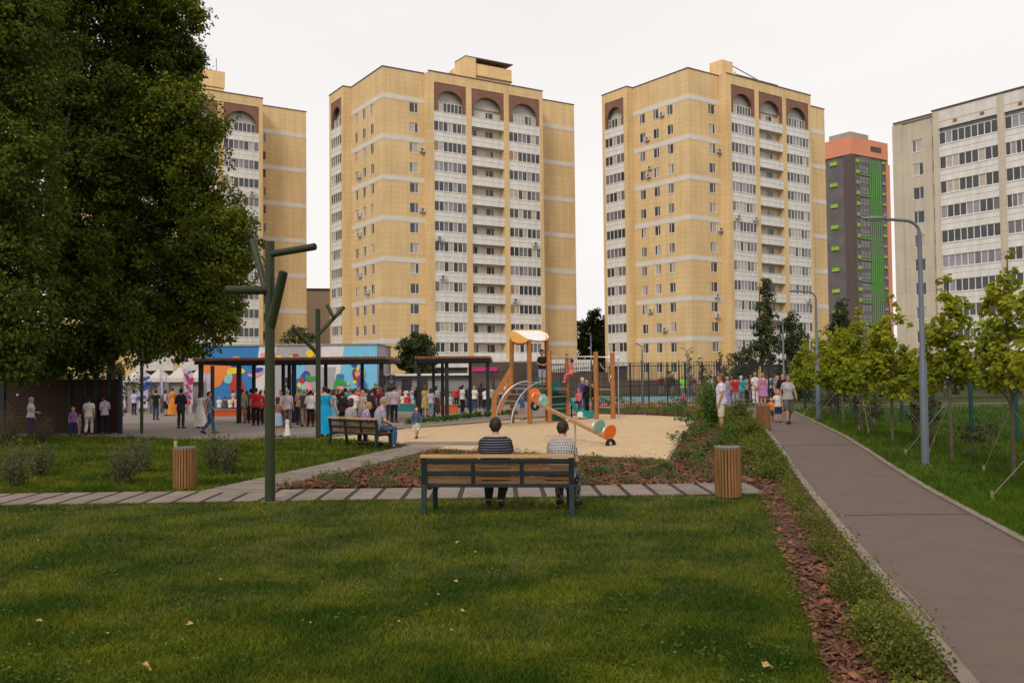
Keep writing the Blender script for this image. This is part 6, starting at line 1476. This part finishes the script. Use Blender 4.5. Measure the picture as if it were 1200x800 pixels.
P_(104,510,465,-15,'man in white clothes with a black backpack before the slatted wall',top=('tee',(.62,.58,.52)),bot=('trousers',(.52,.47,.40)),hair=('short','dark'),vox=.012,pose='walk')
b=gp(101,509); m=MB(); m.ell((0,0,0),(.17,.11,.24)); m.ell((0,-.08,-.05),(.12,.06,.14)); o=m.build('backpack',cloth(BLK2),None,True); o.location=b+Vector((0.04,-.16,1.18)); tag(o,'black backpack on the man in white by the slatted wall','backpack')
P_(122.5,508.5,463,-55,'man in a pale lilac shirt and black trousers before the slatted wall',top=('tee',LILC),bot=('trousers',BLK2),hair=('short','brown'),pose='front')
P_(131.5,506,456,-60,'long-haired woman in dark top and pale jeans by the slatted wall end',girl=True,top=('tank',(.06,.045,.045)),bot=('trousers',(.12,.22,.32)),hair=('long','dark'),skin=SKIN2)
P_(117,507,462,120,'man in a grey shirt and khaki trousers facing the man in lilac',top=('tee',(.30,.27,.27)),bot=('trousers',(.22,.18,.12)),hair=('short','brown'))
P_(85.5,512,476,150,'child in a violet top before the slatted wall',child=True,girl=True,top=('tee',(.24,.10,.34)),bot=('trousers',(.03,.04,.09)),hair=('long','brown'))
P_(93,510,484,90,'small child in pink and brown beside the man in white',child=True,top=('tee',(.36,.25,.25)),bot=('shorts',(.3,.27,.3)),hair=('short','dark'))
# around the green poles
P_(325.5,512,465,-5,'girl in a brown top and pale denim skirt holding up a little girl',girl=True,pose='hand',top=('tank',(.24,.12,.09)),bot=('skirt',(.25,.32,.44)),hair=('long','brown'),skin=SKIN2,vox=.012)
P_(336.5,511.5,487,10,'little girl in a long cream dress hand in hand by the tall pole',girl=True,child=True,pose='stand',top=('longdress',(.66,.60,.52)),bot=None,hair=('bun','brown'))
P_(337,501.5,456,5,'balding man in a pale shirt and grey trousers behind the little girl',top=('tee',(.42,.36,.42)),bot=('trousers',(.13,.11,.10)),hair=('short','grey'),fat=.1)
P_(329.5,500,457,-150,'man in white next to the balding man, near the tall green pole',top=('tee',(.62,.55,.55)),bot=('trousers',(.06,.05,.05)),hair=('short','brown'))
P_(381,510.8,452,-25,'person in a long turquoise robe with a gold collar beside the second green pole',girl=True,top=('longdress',TURQ),bot=None,hair=('short','dark'),vox=.012,pose='front',fat=.05)
P_(391.5,507,456,60,'woman in a blue and yellow dress behind the far bench',girl=True,top=('longdress',(.12,.24,.30)),bot=None,hair=('bob','brown'))
P_(401.5,505,458,0,'woman in a black jacket just left of the far bench trio',girl=True,top=('jacket',BLK2),bot=('trousers',BLK2),hair=('bob','dark'),fat=.15)
P_(414,500,456,0,'man in a white shirt over the dark-haired sitter of the far bench',top=('tee',(.62,.57,.56)),bot=('trousers',GRY),hair=('short','brown'),fat=.12)
P_(425,499,457,5,'woman in a pale lace dress left of the standing people in black',girl=True,top=('dress',(.40,.34,.32)),bot=None,hair=('long','blond'))
P_(433,496,457,0,'long-haired woman in a dark jacket above the blond sitter',girl=True,top=('jacket',(.035,.03,.035)),bot=('trousers',BLK2),hair=('long','brown'))
P_(440,494,457,20,'person in purple beside the teal box bench',girl=True,top=('long',(.10,.03,.10)),bot=('trousers',BLK2),hair=('long','dark'))
P_(456.5,494,453,10,'woman in a pale top and dark trousers with a tan shoulder bag',girl=True,top=('tee',(.42,.36,.37)),bot=('trousers',(.06,.06,.07)),hair=('bob','dark'))
P_(440,486,449,150,'performer in a black suit and red before the mural',top=('jacket',BLK2),bot=('trousers',BLK2),hair=('short','dark'))
P_(444.5,488,450,160,'performer in an orange and green costume before the mural',girl=True,top=('dress',(.62,.16,.03)),bot=('trousers',(.15,.35,.05)),hair=('short','dark'))
P_(491.5,488,450,-10,'tall person all in dark navy left of the woman in the yellow dress',top=('long',(.015,.016,.025)),bot=('trousers',(.015,.016,.02)),hair=('short','dark'))
P_(498.5,488,451,10,'woman in a yellow dress under the edge of the short pergola',girl=True,top=('dress',(.55,.42,.14)),bot=None,hair=('long','red'),skin=SKIN2)
P_(505,489,455,8,'young woman in a white top and lilac trousers next to the yellow dress',girl=True,top=('tee',(.52,.50,.52)),bot=('trousers',(.26,.25,.36)),hair=('long','brown'))
P_(511,485,452,10,'young woman in pale blue and dark skirt near the orange box bench',girl=True,top=('tee',(.34,.38,.42)),bot=('longskirt',(.05,.04,.05)),hair=('long','dark'))
P_(542,484,451,50,'woman in white with wide black trousers under the short pergola',girl=True,top=('tee',(.55,.52,.50)),bot=('trousers',BLK2),hair=('long','dark'))
P_(556,482,452,5,'fair-haired woman in a white T-shirt and blue jeans under the pergola',girl=True,top=('tee',(.64,.62,.58)),bot=('trousers',(.03,.06,.14)),hair=('long','blond'))
P_(551,480,450,30,'woman in dark clothes left of the white T-shirt and blue jeans',girl=True,top=('long',(.05,.045,.05)),bot=('trousers',(.02,.025,.04)),hair=('long','brown'))
P_(569.5,481,454,0,'stocky person in a white T-shirt and black trousers, back to us, by the pergola post',top=('tee',(.64,.62,.58)),bot=('trousers',BLK2),hair=('short','dark'),fat=.2)
P_(576,480,452,-10,'person in a pale olive top at the right pergola post',top=('tee',(.33,.33,.25)),bot=('trousers',(.05,.05,.05)),hair=('short','red'))
P_(564,479,449,10,'dark-clad person with raised arms at the right of the pergola',top=('long',(.04,.03,.04)),bot=('trousers',BLK2),hair=('long','dark'),girl=True,pose='phone')
# seated row on box benches
cr=random.Random(11)
TOPS=[('white',(.60,.56,.55)),('lilac',(.40,.33,.42)),('ash',(.38,.35,.35)),('black',BLK2),('navy',NAVY),('pink',(.52,.28,.30)),('beige',(.42,.34,.26)),('red',(.50,.03,.04)),('brown',(.13,.08,.06)),('sky-blue',(.24,.32,.44)),('olive',(.15,.15,.08)),('cream',(.58,.52,.42)),('teal',(.03,.22,.24)),('burgundy',(.13,.02,.03)),('charcoal',(.07,.065,.07)),('peach',(.58,.34,.24))]
HN={'dark':'dark-haired','brown':'brown-haired','blond':'blond','grey':'grey-haired','red':'red-haired'}
combos=[(t,h) for t in TOPS for h in HN]; cr.shuffle(combos)
def crowd(px,pyf,hgt,zone,seat=False,az=0,grp='people gathered on the plaza'):
    (tn,tc),hk_=combos.pop(); 
    if not combos: combos.extend([(t,h) for t in TOPS for h in HN]); cr.shuffle(combos)
    girl=cr.random()<.55; b=gp(px,pyf); pose='sit' if seat else cr.choice(['stand','front','fold','stand','phone'])
    tk=cr.choice(['tee','tee','long','jacket']) if tn in('black','navy','charcoal','brown') else cr.choice(['tee','tee','long'])
    bn,bc=cr.choice([('dark trousers',(.03,.03,.035)),('jeans',JEAN),('grey trousers',GRY),('black trousers',BLK2),('beige trousers',(.33,.27,.2))])
    lab='%s %s in %s and %s %s %s'%(HN[hk_],'woman' if girl else 'man',tn,bn,'seated' if seat else 'standing',zone)
    person(b,R(-az+cr.uniform(-30,30)),hgt*cr.uniform(.95,1.05),lab,pose=pose,girl=girl,fat=cr.choice([0.,.12]),top=(tk,tc),bot=('trousers',bc),hair=((cr.choice(['long','bob','bun']) if girl else 'short'),hk_),group=grp,sit=None if not seat else b.z+.42,vox=.016)
for px in (257,264,270,277): crowd(px,484.5,1.68,'on the leftmost orange box bench',True)
for px in (252,260,267,273,282): crowd(px,478+cr.uniform(0,2),1.66,'behind the leftmost box bench')
for px in (290,296,303,309): crowd(px,489,1.68,'on the brick-red box bench',True)
for px in (286,300,306): crowd(px,480+cr.uniform(0,3),1.68,'between the long pergola posts')
for px in (293,298,312,318,324,341,349,357,365): crowd(px,475+cr.uniform(-1,3),1.66,'far back under the long pergola')
for px in (349,354,359,364,369): crowd(px,489,1.68,'on the box bench between the green poles',True)
for px in (346,353,360,366,372,378): crowd(px,480+cr.uniform(0,3),1.66,'behind the bench between the green poles')
for px in (385,390,397,404,408,413,419,426,430,437,447): crowd(px,487+cr.uniform(0,4),1.68,'under the right half of the long pergola')
for px in (452,459,465,472,478,484): crowd(px,479,1.66,'on the teal box bench',True)
for px in (463,470,476,483,488,455,449,468,474,480): crowd(px,476+cr.uniform(-2,1),1.66,'behind the teal box bench')
for px in (514,521,528): crowd(px,481,1.66,'on the bright orange box bench',True)
for px in (493,500,508,516): crowd(px,476+cr.uniform(0,2),1.66,'left of the short pergola')
for px in (452,458,462,466,471,477,482,487,494): crowd(px,472+cr.uniform(-2,1),1.66,'at the back before the grey shed')
for px in (388,394,401,409,416,423,431,438,445): crowd(px,478+cr.uniform(-2,2),1.66,'before the right end of the mural')
for px in (518,523,529,534,541,548,554,561,568,574): crowd(px,471+cr.uniform(-1.5,1.5),1.66,'at the back of the short pergola')
for px in (520,525,530,535,539,546,550,559,565,571): crowd(px,476.5+cr.uniform(-2.5,1),1.68,'beneath the short pergola')
for px in (386,395,405,411,420,428,436,446,462): crowd(px,494+cr.uniform(-2,3),1.70,'close behind the far bench')
for px in (284,289,294,300,305,311): crowd(px,497+cr.uniform(-3,2),1.68,'just left of the tall green pole')
for px in (351,357,364): crowd(px,498+cr.uniform(-2,2),1.66,'between the two large green poles')
for px in (579,583,588,594,602): crowd(px,474+cr.uniform(-1,2),1.66,'left of the play tower')
for px in (167,173,190,199,215,222,228): crowd(px,482+cr.uniform(-3,2),1.66,'in front of the white tents')
for px in (833,838,843,858,864,876,881,899,903,908,913): crowd(px,471+cr.uniform(-1,2),1.62,'where the path ends',grp='people at the far end of the path')
for px in (775,788,820,829): crowd(px,462+cr.uniform(-1,1),1.62,'beyond the court fence',grp='people beyond the court fence')
